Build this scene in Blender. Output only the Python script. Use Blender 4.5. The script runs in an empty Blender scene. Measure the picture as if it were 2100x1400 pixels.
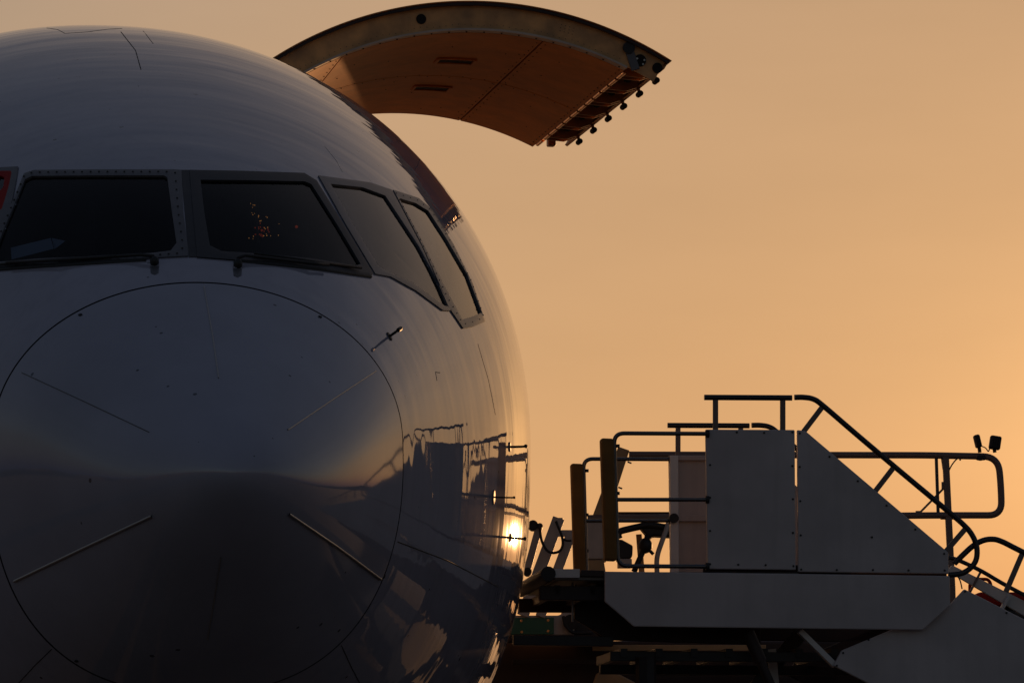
import bpy, bmesh, math, random
import numpy as np
from mathutils import Vector, Matrix, Euler
from mathutils.bvhtree import BVHTree
R_ = math.radians
PI = math.pi
random.seed(7)
sc = bpy.context.scene
col = sc.collection

# ------------------------------------------------------------------ camera
CAMZ = 1.7
PITCH = 0.11615
cam_d = bpy.data.cameras.new('camera')
cam = bpy.data.objects.new('camera', cam_d); col.objects.link(cam)
cam_d.sensor_width = 36.0
cam_d.lens = 36.0 * 8142.0 / 2100.0
cam_d.clip_start = 0.5
cam_d.clip_end = 20000
cam.location = (0, 0, CAMZ)
cam.rotation_euler = (PI / 2 + PITCH, 0, 0)
sc.camera = cam

# ------------------------------------------------------------------ sky and sun
SUN_AZ, SUN_EL = R_(12.8), R_(2.7)          # azimuth from +Y towards +X
w = bpy.data.worlds.new('World'); sc.world = w; w.use_nodes = True
nt = w.node_tree; nt.nodes.clear()
sky = nt.nodes.new('ShaderNodeTexSky'); sky.sky_type = 'NISHITA'
sky.sun_disc = False
sky.sun_elevation = SUN_EL
sky.sun_rotation = SUN_AZ
sky.altitude = 0; sky.air_density = 1.0; sky.dust_density = 4.0; sky.ozone_density = 1.0
bg = nt.nodes.new('ShaderNodeBackground'); bg.inputs['Strength'].default_value = 0.1
ow = nt.nodes.new('ShaderNodeOutputWorld')
def wn(t, **kw):
    n = nt.nodes.new(t)
    for k, v in kw.items(): setattr(n, k, v)
    return n
# hazy dusk air: one even tone curve over the whole sky dome (thick haze flattens the glow round the sun)
lum = wn('ShaderNodeRGBToBW'); nt.links.new(sky.outputs[0], lum.inputs[0])
def wmath(op, a, b):
    m_ = wn('ShaderNodeMath', operation=op)
    for k_, v_ in ((0, a), (1, b)):
        if isinstance(v_, (int, float)): m_.inputs[k_].default_value = v_
        else: nt.links.new(v_, m_.inputs[k_])
    return m_.outputs[0]
q4 = wmath('POWER', wmath('DIVIDE', lum.outputs[0], 3.8), 5.0)
aur = wmath('MULTIPLY', wmath('POWER', wmath('DIVIDE', lum.outputs[0], 13.0), 6.0), 0.035)     # tight aureole round the low sun
m2o = wmath('ADD', wmath('DIVIDE', 1.24, wmath('POWER', wmath('ADD', q4, 1.0), 1 / 5.0)), wmath('ADD', aur, 0.03))
vs = wn('ShaderNodeVectorMath', operation='SCALE'); nt.links.new(sky.outputs[0], vs.inputs[0]); nt.links.new(m2o, vs.inputs['Scale'])
vb = wn('ShaderNodeRGBToBW'); nt.links.new(vs.outputs[0], vb.inputs[0])
vg = wn('ShaderNodeVectorMath', operation='SCALE'); vg.inputs[0].default_value = (1.08, 0.95, 0.9); nt.links.new(vb.outputs[0], vg.inputs['Scale'])
mx = wn('ShaderNodeMix', data_type='VECTOR'); mx.inputs[0].default_value = 0.17
nt.links.new(vs.outputs[0], mx.inputs[4]); nt.links.new(vg.outputs[0], mx.inputs[5])
va = wn('ShaderNodeVectorMath', operation='ADD'); va.inputs[1].default_value = (0.18, 0.24, 0.56)
nt.links.new(mx.outputs[1], va.inputs[0])
# faint uneven haze drifting through the whole sky
tcw = wn('ShaderNodeTexCoord'); mpw = wn('ShaderNodeMapping'); mpw.inputs['Scale'].default_value = (2.2, 2.2, 9.0); mpw.inputs['Rotation'].default_value = (0.25, 0.1, 0)
nzw = wn('ShaderNodeTexNoise'); nzw.inputs['Scale'].default_value = 1.7; nzw.inputs['Detail'].default_value = 5; nzw.inputs['Roughness'].default_value = 0.55
nt.links.new(tcw.outputs['Generated'], mpw.inputs['Vector']); nt.links.new(mpw.outputs[0], nzw.inputs['Vector'])
hz = wn('ShaderNodeMapRange'); hz.inputs[1].default_value = 0.3; hz.inputs[2].default_value = 0.7; hz.inputs[3].default_value = 0.94; hz.inputs[4].default_value = 1.05
nt.links.new(nzw.outputs['Fac'], hz.inputs[0])
sxyz = wn('ShaderNodeSeparateXYZ'); nt.links.new(tcw.outputs['Generated'], sxyz.inputs[0])
zp = wmath('MAXIMUM', sxyz.outputs[2], 0.0)
thick = wmath('ADD', wmath('MULTIPLY', wmath('EXPONENT', wmath('MULTIPLY', zp, -5.5), 0.0), 0.38), 0.62)     # haze thins out towards the zenith
vh = wn('ShaderNodeVectorMath', operation='SCALE'); nt.links.new(va.outputs[0], vh.inputs[0]); nt.links.new(wmath('MULTIPLY', hz.outputs[0], thick), vh.inputs['Scale'])
nt.links.new(vh.outputs[0], bg.inputs[0]); nt.links.new(bg.outputs[0], ow.inputs[0])

sun_d = bpy.data.lights.new('sun', 'SUN'); sun_d.energy = 4.0; sun_d.angle = R_(0.55)
sun_d.color = (1.0, 0.50, 0.20)
sun = bpy.data.objects.new('sun', sun_d); col.objects.link(sun)
sdir = Vector((math.sin(SUN_AZ) * math.cos(SUN_EL), math.cos(SUN_AZ) * math.cos(SUN_EL), math.sin(SUN_EL)))
sun.rotation_euler = sdir.to_track_quat('Z', 'Y').to_euler()
sun.location = sdir * 200

sc.view_settings.view_transform = 'Standard'
sc.view_settings.look = 'None'
sc.view_settings.exposure = 0.0
sc.view_settings.gamma = 1.0

# ------------------------------------------------------------------ helpers: materials
MATS = {}
def mat(name, base, rough=0.5, metal=0.0, coat=0.0, coat_rough=0.05, spec=0.5, var=0.0, var_scale=6.0, bump=0.0,
        bump_scale=(20, 20, 20), bump_dist=0.002, specks=0.0, streak=0.0, rough_var=0.0, emit=None, emit_s=0.0, coat_ior=1.5):
    m = bpy.data.materials.new(name); m.use_nodes = True
    n = m.node_tree.nodes; l = m.node_tree.links
    b = n['Principled BSDF']
    b.inputs['Base Color'].default_value = (*base, 1)
    b.inputs['Roughness'].default_value = rough
    b.inputs['Metallic'].default_value = metal
    b.inputs['Coat Weight'].default_value = coat
    b.inputs['Coat Roughness'].default_value = coat_rough
    b.inputs['Coat IOR'].default_value = coat_ior
    b.inputs['Specular IOR Level'].default_value = spec
    if emit:
        b.inputs['Emission Color'].default_value = (*emit, 1); b.inputs['Emission Strength'].default_value = emit_s
    tc = n.new('ShaderNodeTexCoord')
    cur = None
    if var > 0:
        nz = n.new('ShaderNodeTexNoise'); nz.inputs['Scale'].default_value = var_scale; nz.inputs['Detail'].default_value = 6
        l.new(tc.outputs['Object'], nz.inputs['Vector'])
        mr = n.new('ShaderNodeMapRange'); mr.inputs[1].default_value = 0.3; mr.inputs[2].default_value = 0.7
        mr.inputs[3].default_value = 1 - var; mr.inputs[4].default_value = 1 + var * 0.4
        l.new(nz.outputs['Fac'], mr.inputs[0])
        hs = n.new('ShaderNodeVectorMath'); hs.operation = 'SCALE'; hs.inputs[0].default_value = base
        l.new(mr.outputs[0], hs.inputs['Scale']); cur = hs.outputs[0]
        if rough_var > 0:
            m3 = n.new('ShaderNodeMapRange'); m3.inputs[1].default_value = 0.3; m3.inputs[2].default_value = 0.7
            m3.inputs[3].default_value = max(0.02, rough - rough_var); m3.inputs[4].default_value = rough + rough_var
            l.new(nz.outputs['Fac'], m3.inputs[0]); l.new(m3.outputs[0], b.inputs['Roughness'])
    if streak > 0:      # rain and grime streaks running down the surface
        mp = n.new('ShaderNodeMapping'); mp.inputs['Scale'].default_value = (9, 9, 0.7)
        l.new(tc.outputs['Object'], mp.inputs['Vector'])
        nz = n.new('ShaderNodeTexNoise'); nz.inputs['Scale'].default_value = 1.6; nz.inputs['Detail'].default_value = 5
        l.new(mp.outputs[0], nz.inputs['Vector'])
        mr = n.new('ShaderNodeMapRange'); mr.inputs[1].default_value = 0.5; mr.inputs[2].default_value = 0.75
        mr.inputs[3].default_value = 1; mr.inputs[4].default_value = 1 - streak
        l.new(nz.outputs['Fac'], mr.inputs[0])
        v = n.new('ShaderNodeVectorMath'); v.operation = 'SCALE'
        if cur is not None: l.new(cur, v.inputs[0])
        else: v.inputs[0].default_value = base
        l.new(mr.outputs[0], v.inputs['Scale']); cur = v.outputs[0]
    if specks > 0:      # dead insects and stone chips
        vo = n.new('ShaderNodeTexVoronoi'); vo.inputs['Scale'].default_value = specks; vo.inputs['Randomness'].default_value = 1
        l.new(tc.outputs['Object'], vo.inputs['Vector'])
        se = n.new('ShaderNodeSeparateColor'); l.new(vo.outputs['Color'], se.inputs[0])
        th = n.new('ShaderNodeMath'); th.operation = 'MULTIPLY'; th.inputs[1].default_value = 0.115
        pw = n.new('ShaderNodeMath'); pw.operation = 'POWER'; pw.inputs[1].default_value = 2.2
        l.new(se.outputs[0], pw.inputs[0]); l.new(pw.outputs[0], th.inputs[0])
        gt = n.new('ShaderNodeMath'); gt.operation = 'GREATER_THAN'
        l.new(vo.outputs['Distance'], gt.inputs[0]); l.new(th.outputs[0], gt.inputs[1])
        mr = n.new('ShaderNodeMapRange'); mr.inputs[3].default_value = 0.25; mr.inputs[4].default_value = 1.0
        l.new(gt.outputs[0], mr.inputs[0])
        v = n.new('ShaderNodeVectorMath'); v.operation = 'SCALE'
        if cur is not None: l.new(cur, v.inputs[0])
        else: v.inputs[0].default_value = base
        l.new(mr.outputs[0], v.inputs['Scale']); cur = v.outputs[0]
    if cur is not None: l.new(cur, b.inputs['Base Color'])
    if bump > 0:
        mp = n.new('ShaderNodeMapping'); mp.inputs['Scale'].default_value = bump_scale
        l.new(tc.outputs['Object'], mp.inputs['Vector'])
        nz = n.new('ShaderNodeTexNoise'); nz.inputs['Scale'].default_value = 1.0; nz.inputs['Detail'].default_value = 2
        nz.inputs['Roughness'].default_value = 0.45
        l.new(mp.outputs[0], nz.inputs['Vector'])
        bp = n.new('ShaderNodeBump'); bp.inputs['Strength'].default_value = bump; bp.inputs['Distance'].default_value = bump_dist
        l.new(nz.outputs['Fac'], bp.inputs['Height'])
        l.new(bp.outputs[0], b.inputs['Normal']); l.new(bp.outputs[0], b.inputs['Coat Normal'])
    MATS[name] = m
    return m

mat('aircraft_paint', (0.33, 0.315, 0.37), rough=0.5, coat=1.0, coat_rough=0.03, spec=0.0, var=0.10, var_scale=1.6, streak=0.10, specks=9.0,
    bump=1.0, bump_scale=(0.9, 4.0, 0.9), bump_dist=0.0052, coat_ior=1.8)
mat('radome_paint', (0.33, 0.32, 0.375), rough=0.5, coat=1.0, coat_rough=0.05, spec=0.0, var=0.12, var_scale=2.0, specks=9.0,
    bump=0.6, bump_scale=(2, 2, 2), bump_dist=0.002, coat_ior=1.75)
mat('seam_dark', (0.015, 0.015, 0.017), rough=0.7)
mat('strip_metal', (0.42, 0.40, 0.38), rough=0.35, metal=0.8)
mat('window_frame_grey', (0.08, 0.075, 0.08), rough=0.45, coat=0.2, var=0.25, var_scale=12)
mat('window_frame_dark', (0.016, 0.016, 0.018), rough=0.5, var=0.2, var_scale=12)
mat('bolt_black', (0.01, 0.01, 0.01), rough=0.5)
mat('rubber_black', (0.012, 0.012, 0.012), rough=0.6)
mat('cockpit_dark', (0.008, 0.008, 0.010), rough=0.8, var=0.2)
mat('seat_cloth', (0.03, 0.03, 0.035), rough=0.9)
mat('paper_blue', (0.45, 0.55, 0.72), rough=0.7)
mat('red_paint', (0.30, 0.010, 0.004), rough=0.6, spec=0.15)
mat('bare_metal', (0.35, 0.33, 0.31), rough=0.3, metal=0.9)
mat('probe_metal', (0.05, 0.045, 0.04), rough=0.55, metal=0.4)
mat('door_skin', (0.34, 0.10, 0.05), rough=0.4, coat=0.6, coat_rough=0.06, var=0.15)
mat('door_lining', (0.60, 0.19, 0.018), rough=0.5, spec=0.15, var=0.18, var_scale=5, streak=0.15, bump=0.5, bump_scale=(3, 3, 3), bump_dist=0.003)
mat('door_web', (0.62, 0.34, 0.13), rough=0.55, var=0.45, var_scale=7, rough_var=0.15)
mat('door_flange', (0.46, 0.38, 0.30), rough=0.5, var=0.2)
mat('copper_tube', (0.75, 0.38, 0.14), rough=0.22, metal=1.0)
mat('latch_steel', (0.36, 0.17, 0.07), rough=0.4, metal=0.6, var=0.3)
mat('dark_hole', (0.006, 0.005, 0.005), rough=0.9)
mat('stair_panel_grey', (0.48, 0.43, 0.42), rough=0.42, var=0.16, var_scale=3, streak=0.08, bump=0.6, bump_scale=(2, 2, 2), bump_dist=0.006)
mat('stair_white', (0.62, 0.60, 0.57), rough=0.45, var=0.12, var_scale=5)
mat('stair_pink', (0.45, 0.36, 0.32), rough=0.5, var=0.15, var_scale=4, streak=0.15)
mat('tube_steel', (0.13, 0.12, 0.12), rough=0.25, metal=0.9, var=0.15)
mat('tube_grey', (0.17, 0.12, 0.10), rough=0.5, var=0.15)
mat('handrail_black', (0.02, 0.018, 0.018), rough=0.35)
mat('foam_ochre', (0.20, 0.095, 0.015), rough=0.8, var=0.2, var_scale=10)
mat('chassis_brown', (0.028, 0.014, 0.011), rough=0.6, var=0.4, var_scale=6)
mat('chassis_black', (0.018, 0.016, 0.016), rough=0.55, var=0.3)
mat('tread_steel', (0.16, 0.15, 0.14), rough=0.5, metal=0.5, var=0.3)
mat('loader_white', (0.50, 0.44, 0.38), rough=0.5, var=0.2, var_scale=6, streak=0.2)
mat('loader_tan', (0.40, 0.26, 0.12), rough=0.6, var=0.25)
mat('green_panel', (0.012, 0.11, 0.06), rough=0.4, var=0.1)
mat('lamp_glass', (0.1, 0.1, 0.1), rough=0.1, coat=1)
mat('tyre', (0.018, 0.018, 0.018), rough=0.85, var=0.2)
mat('apron_concrete', (0.105, 0.085, 0.075), rough=0.75, var=0.3, var_scale=0.35, bump=0.4, bump_scale=(8, 8, 8), bump_dist=0.004)
mat('hill_scrub', (0.13, 0.10, 0.09), rough=0.95, var=0.35, var_scale=0.01)
mat('bead_glow', (0.9, 0.4, 0.1), rough=0.5, emit=(1.0, 0.40, 0.10), emit_s=0.45)
mat('bead_red', (0.6, 0.1, 0.05), rough=0.5, emit=(1.0, 0.12, 0.03), emit_s=0.12)

def glass_mat(name, tint, rough=0.02, ior=1.4):
    m = bpy.data.materials.new(name); m.use_nodes = True
    n = m.node_tree.nodes; l = m.node_tree.links; n.clear()
    o = n.new('ShaderNodeOutputMaterial'); mx = n.new('ShaderNodeMixShader'); fr = n.new('ShaderNodeFresnel'); fr.inputs[0].default_value = ior
    t = n.new('ShaderNodeBsdfTransparent'); t.inputs[0].default_value = (*tint, 1)
    g = n.new('ShaderNodeBsdfGlossy'); g.inputs['Roughness'].default_value = rough
    l.new(fr.outputs[0], mx.inputs[0]); l.new(t.outputs[0], mx.inputs[1]); l.new(g.outputs[0], mx.inputs[2]); l.new(mx.outputs[0], o.inputs[0])
    MATS[name] = m
glass_mat('window_glass', (0.40, 0.44, 0.44), ior=1.85)
glass_mat('side_glass', (0.40, 0.44, 0.42), ior=1.5)
glass_mat('windscreen_glass', (0.40, 0.42, 0.44), ior=1.16)

# ------------------------------------------------------------------ helpers: meshes and objects
class MB:
    def __init__(s): s.v = []; s.f = []
    def add(s, vs, fs):
        o = len(s.v); s.v += [tuple(v) for v in vs]; s.f += [tuple(i + o for i in f) for f in fs]; return s
    def box(s, c, d, rot=None):
        M = rot.to_matrix() if isinstance(rot, Euler) else (rot or Matrix.Identity(3))
        c = Vector(c)
        vs = [c + M @ Vector((x * d[0] / 2, y * d[1] / 2, z * d[2] / 2)) for x in (-1, 1) for y in (-1, 1) for z in (-1, 1)]
        return s.add(vs, [(0, 1, 3, 2), (4, 6, 7, 5), (0, 4, 5, 1), (2, 3, 7, 6), (0, 2, 6, 4), (1, 5, 7, 3)])
    def tube(s, pts, r, n=10, cap=True, r2=None):
        pts = [Vector(p) for p in pts]; k = len(pts)
        rr = [r + ((r2 if r2 is not None else r) - r) * i / max(1, k - 1) for i in range(k)]
        t0 = (pts[1] - pts[0]).normalized()
        u = t0.orthogonal().normalized(); vs = []
        for i, p in enumerate(pts):
            t = ((pts[min(i + 1, k - 1)] - pts[max(i - 1, 0)])).normalized()
            u = (u - t * u.dot(t)).normalized(); w_ = t.cross(u)
            for j in range(n):
                a = 2 * PI * j / n
                vs.append(p + (u * math.cos(a) + w_ * math.sin(a)) * rr[i])
        fs = [(i * n + j, i * n + (j + 1) % n, (i + 1) * n + (j + 1) % n, (i + 1) * n + j) for i in range(k - 1) for j in range(n)]
        if cap: fs += [tuple(range(n - 1, -1, -1)), tuple((k - 1) * n + j for j in range(n))]
        return s.add(vs, fs)
    def bar(s, a, b, wd, th, up=(0, 0, 1)):      # rectangular bar from a to b
        a, b = Vector(a), Vector(b); t = (b - a).normalized(); u = Vector(up); u = (u - t * u.dot(t)).normalized(); v = t.cross(u)
        vs = []
        for p in (a, b):
            for su, sv in ((-1, -1), (1, -1), (1, 1), (-1, 1)): vs.append(p + u * su * wd / 2 + v * sv * th / 2)
        return s.add(vs, [(3, 2, 1, 0), (4, 5, 6, 7), (0, 1, 5, 4), (1, 2, 6, 5), (2, 3, 7, 6), (3, 0, 4, 7)])
    def prism(s, poly, off):                    # poly: list of 3-D points, extruded by off
        n = len(poly); off = Vector(off); P = [Vector(p) for p in poly]
        return s.add(P + [p + off for p in P], [tuple(range(n - 1, -1, -1)), tuple(range(n, 2 * n))] + [(i, (i + 1) % n, n + (i + 1) % n, n + i) for i in range(n)])
    def ball(s, c, r, n=8, sc_=(1, 1, 1)):
        c = Vector(c); vs = []; m = n // 2
        for i in range(m + 1):
            for j in range(n):
                a = PI * i / m; b = 2 * PI * j / n
                vs.append(c + Vector((math.sin(a) * math.cos(b) * sc_[0], math.sin(a) * math.sin(b) * sc_[1], math.cos(a) * sc_[2])) * r)
        fs = [(i * n + j, (i + 1) * n + j, (i + 1) * n + (j + 1) % n, i * n + (j + 1) % n) for i in range(m) for j in range(n)]
        return s.add(vs, fs)
    def build(s, name, m, parent=None, smooth=False, bevel=0.0, auto=None):
        me = bpy.data.meshes.new(name); me.from_pydata(s.v, [], s.f)
        bm = bmesh.new(); bm.from_mesh(me)
        bmesh.ops.remove_doubles(bm, verts=bm.verts, dist=1e-5)
        bmesh.ops.recalc_face_normals(bm, faces=bm.faces)
        bm.to_mesh(me); bm.free()
        me.materials.append(MATS[m])
        if smooth:
            for p in me.polygons: p.use_smooth = True
            if auto is not None: me.set_sharp_from_angle(angle=R_(auto))
        o = bpy.data.objects.new(name, me); col.objects.link(o)
        if parent: o.parent = parent
        if bevel > 0:
            b = o.modifiers.new('bevel', 'BEVEL'); b.width = bevel; b.segments = 2; b.limit_method = 'ANGLE'
        return o
def smooth_path(pts, rad=0.1, n=6):
    # round the corners of a polyline
    P = [Vector(p) for p in pts]; out = [P[0]]
    for i in range(1, len(P) - 1):
        a, b, c = P[i - 1], P[i], P[i + 1]
        r1 = min(rad, (a - b).length * .49, (c - b).length * .49)
        p0 = b + (a - b).normalized() * r1; p1 = b + (c - b).normalized() * r1
        for k in range(n + 1):
            t = k / n; out.append(p0.lerp(b, t).lerp(b.lerp(p1, t), t))
    return out + [P[-1]]
def spline(pts, n=8):
    P = [Vector(p) for p in pts]; out = []
    for i in range(len(P) - 1):
        p0, p1, p2, p3 = P[max(i - 1, 0)], P[i], P[i + 1], P[min(i + 2, len(P) - 1)]
        for k in range(n):
            t = k / n
            out.append(0.5 * ((2 * p1) + (p2 - p0) * t + (2 * p0 - 5 * p1 + 4 * p2 - p3) * t * t + (3 * p1 - p0 - 3 * p2 + p3) * t ** 3))
    return out + [P[-1]]
def empty(name, loc=(0, 0, 0), rz=0, label=None, cat=None, group=None):
    o = bpy.data.objects.new(name, None); col.objects.link(o); o.location = loc; o.rotation_euler = (0, 0, rz)
    tag(o, label, cat, group); return o
def tag(o, label=None, cat=None, group=None, kind=None):
    if label: o['label'] = label
    if cat: o['category'] = cat
    if group: o['group'] = group
    if kind: o['kind'] = kind
    return o

# photograph measurements: a sight line through a point measured on the photograph, used to read real positions
cp_, sp_ = math.cos(PITCH), math.sin(PITCH)
def sight(px, py):
    X = (px - 1050) / 8142.0; V = (700 - py) / 8142.0
    return Vector((X, cp_ - V * sp_, sp_ + V * cp_))
PSI = 0.190239
TIP = Vector((-1.19854, 17.01041, 3.1194))
ZC = 3.1194 + 0.78416                       # height of the fuselage centre line above the apron
LOC = Vector((TIP.x, TIP.y, 0.0))
ROT = Matrix.Rotation(PSI, 3, 'Z'); IROT = ROT.transposed()
EYE = Vector((0, 0, CAMZ))
LEYE = IROT @ (EYE - LOC)
def atS(px, py, s):                           # local point (lateral, aft, height) on the plane "s metres aft of the nose"
    d = IROT @ sight(px, py); t = (s - LEYE.y) / d.y
    return LEYE + d * t
def atY(px, py, Y):                           # world point on the plane Y metres ahead of the camera
    d = sight(px, py); return EYE + d * (Y / d.y)

# ------------------------------------------------------------------ the setting
g = MB(); N = 24; rings = [0, 60, 250, 900, 3000, 9000]
vs = [(0, 0, 0)] + [(r * math.cos(2 * PI * j / N), r * math.sin(2 * PI * j / N), 0) for r in rings[1:] for j in range(N)]
fs = [(0, 1 + j, 1 + (j + 1) % N) for j in range(N)]
for i in range(len(rings) - 2):
    for j in range(N): fs.append((1 + i * N + j, 1 + (i + 1) * N + j, 1 + (i + 1) * N + (j + 1) % N, 1 + i * N + (j + 1) % N))
tag(g.add(vs, fs).build('apron', 'apron_concrete'), kind='structure')

h = MB(); NA = 360
def ridge(a):
    d = (a - SUN_AZ + PI) % (2 * PI) - PI         # angle away from the sunset
    k = 0.5 - 0.5 * math.cos(d)
    v = 0.55 + 0.22 * math.sin(3 * a + 1) + 0.13 * math.sin(7 * a + 2.3) + 0.12 * math.sin(17 * a) + 0.09 * math.sin(41 * a + 1) + 0.06 * math.sin(73 * a + 2)
    return 24 + 22 * v + 210 * k ** 1.5 * v
vs = []
for i, (rr, hh) in enumerate(((2300, 0.0), (2420, 0.32), (2560, 0.66), (2700, 0.9), (2800, 1.0), (3100, 0.6), (3500, -0.02))):
    for j in range(NA):
        a = 2 * PI * j / NA
        jit = 1 + 0.10 * math.sin(13 * a + i * 1.7) + 0.06 * math.sin(29 * a + i)
        vs.append((rr * math.sin(a), rr * math.cos(a), ridge(a) * hh * (jit if 0 < hh < 1 else 1) - 0.5))
fs = [(i * NA + j, i * NA + (j + 1) % NA, (i + 1) * NA + (j + 1) % NA, (i + 1) * NA + j) for i in range(6) for j in range(NA)]
tag(h.add(vs, fs).build('hills', 'hill_scrub', smooth=True), kind='structure')

# ------------------------------------------------------------------ the aircraft
plane = empty('cargo_aircraft', LOC, PSI, 'large pale cargo jet facing the camera with its side cargo door raised', 'aircraft')
SK = [0, .1, .5, 1.3, 2.3, 3.4, 4.7, 6.2, 8.4]
QK = [math.sqrt(s) for s in SK]
PW = [0.0, 0.21136, 0.52157, 0.94782, 1.40574, 1.83863, 2.22393, 2.4718, 2.51569]
PT = [-0.78416, -0.63094, -0.31067, 0.24812, 0.87635, 1.42085, 1.95062, 2.37081, 2.57018]
PB = [-0.78416, -0.94162, -1.22189, -1.62194, -1.99091, -2.28832, -2.51475, -2.63641, -2.63483]
PM = [-0.78416, -0.77969, -0.73953, -0.50714, -0.47783, -0.36608, -0.25433, -0.13394, -0.01356]
def slopes(yk):                                # second derivatives of a smooth cubic spline, level at the aft end
    n = len(yk); hh = [QK[i + 1] - QK[i] for i in range(n - 1)]; A = np.zeros((n, n)); b = np.zeros(n)
    A[0, 0] = 1; A[0, 1] = -1
    for i in range(1, n - 1):
        A[i, i - 1] = hh[i - 1]; A[i, i] = 2 * (hh[i - 1] + hh[i]); A[i, i + 1] = hh[i]
        b[i] = 6 * ((yk[i + 1] - yk[i]) / hh[i] - (yk[i] - yk[i - 1]) / hh[i - 1])
    A[-1, -2] = hh[-1]; A[-1, -1] = 2 * hh[-1]; b[-1] = -6 * (yk[-1] - yk[-2]) / hh[-1]
    return [float(v) for v in np.linalg.solve(A, b)]
PR = [(k, slopes(k)) for k in (PW, PT, PB, PM)]
def prof(s):
    q = math.sqrt(max(s, 0)); out = []
    if q >= QK[-1]: return [k[-1] for k, _ in PR]
    i = 0
    while i < len(QK) - 2 and q > QK[i + 1]: i += 1
    hh = QK[i + 1] - QK[i]; a = (QK[i + 1] - q) / hh; b = (q - QK[i]) / hh
    for yk, m in PR:
        out.append(a * yk[i] + b * yk[i + 1] + ((a ** 3 - a) * m[i] + (b ** 3 - b) * m[i + 1]) * hh * hh / 6)
    return out
def expo(s):
    k = min(max((s - 1.3) / 4, 0), 1)
    return 2 + .0199 * min(s / 1.5, 1) * (1 - k) + .1225 * k, 2 + .5285 * min(s / 2, 1)
def S(s, th):
    wd, zt, zb, zm = prof(s); nu, nl = expo(s); c, si = math.cos(th), math.sin(th)
    n = nu if si >= 0 else nl
    x = wd * math.copysign(abs(c) ** (2 / n), c)
    z = zm + (zt - zm if si >= 0 else zm - zb) * math.copysign(abs(si) ** (2 / n), si)
    return Vector((x, s, z + ZC))
def inv(p):                                    # local point -> (s, theta)
    s = p.y; wd, zt, zb, zm = prof(s); nu, nl = expo(s); z = p.z - ZC - zm; up = z >= 0
    n = nu if up else nl
    return s, math.atan2(math.copysign(abs(z / (zt - zm if up else zm - zb)) ** (n / 2), z), math.copysign(abs(p.x / max(wd, 1e-6)) ** (n / 2), p.x))
def ringS(th):
    s = 1.34607
    for _ in range(5): s = 1.34607 - .12656 * (S(s, th).z - ZC + .78416)
    return s
NT = 288
RS = [ringS(-PI + 2 * PI * j / NT) for j in range(NT)]
radv, radf = [], []
NR = 60
radv.append(tuple(S(0, 0)))
for i in range(1, NR + 1):
    u = (i / NR) ** 1.6
    for j in range(NT): radv.append(tuple(S(u * (RS[j] - 0.006), -PI + 2 * PI * j / NT)))
radf += [(0, 1 + j, 1 + (j + 1) % NT) for j in range(NT)]
radf += [(1 + i * NT + j, 1 + (i + 1) * NT + j, 1 + (i + 1) * NT + (j + 1) % NT, 1 + i * NT + (j + 1) % NT) for i in range(NR - 1) for j in range(NT)]
# a returned lip so the shell has thickness at the seam
o = len(radv)
for j in range(NT):
    p = S(RS[j] - 0.006, -PI + 2 * PI * j / NT); c = Vector((0, p.y, ZC - .65)); radv.append(tuple(p + (c - p).normalized() * 0.03))
radf += [(1 + (NR - 1) * NT + j, o + j, o + (j + 1) % NT, 1 + (NR - 1) * NT + (j + 1) % NT) for j in range(NT)]
radome = MB().add(radv, radf).build('radome', 'radome_paint', plane, smooth=True, auto=40)

SEAMS = []
stat = [0.0]; s = 0.0
while s < 3.2: s += 0.028; stat.append(s)
while s < 8.2: s += 0.07; stat.append(s)
while s < 13.4: s += 0.10; stat.append(s)
while s < 34: s += 2.0; stat.append(s)
fv, ths = [], [-PI + 2 * PI * j / NT for j in range(NT)]
for st in stat:
    for j in range(NT):
        s0 = RS[j] + 0.005
        ss = s0 + st if st > 2.5 else s0 + st
        fv.append(tuple(S(ss, ths[j])))
NS = len(stat)
ff = [(i * NT + j, (i + 1) * NT + j, (i + 1) * NT + (j + 1) % NT, i * NT + (j + 1) % NT) for i in range(NS - 1) for j in range(NT)]
BV = BVHTree.FromPolygons([Vector(v) for v in radv[:1 + NR * NT]] + [Vector(v) for v in fv],
                          [f for f in radf if max(f) < 1 + NR * NT] + [tuple(i + 1 + NR * NT for i in f) for f in ff])
def skin(px, py, off=0.0):                    # the point of the skin behind a measured photograph point
    d = (IROT @ sight(px, py)).normalized()
    h_ = BV.ray_cast(LEYE, d)
    if h_[0] is None: 
        h_ = BV.find_nearest(LEYE + d * 21)
    n = h_[1] if h_[1].dot(d) < 0 else -h_[1]
    return h_[0] + n * off, n
def onskin(p, off=0.0):
    q, n, i, d = BV.find_nearest(p)
    c = Vector((0, q.y + 0.6, ZC - .4))
    if n.dot(q - c) < 0: n = -n
    return q + n * off, n

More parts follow.
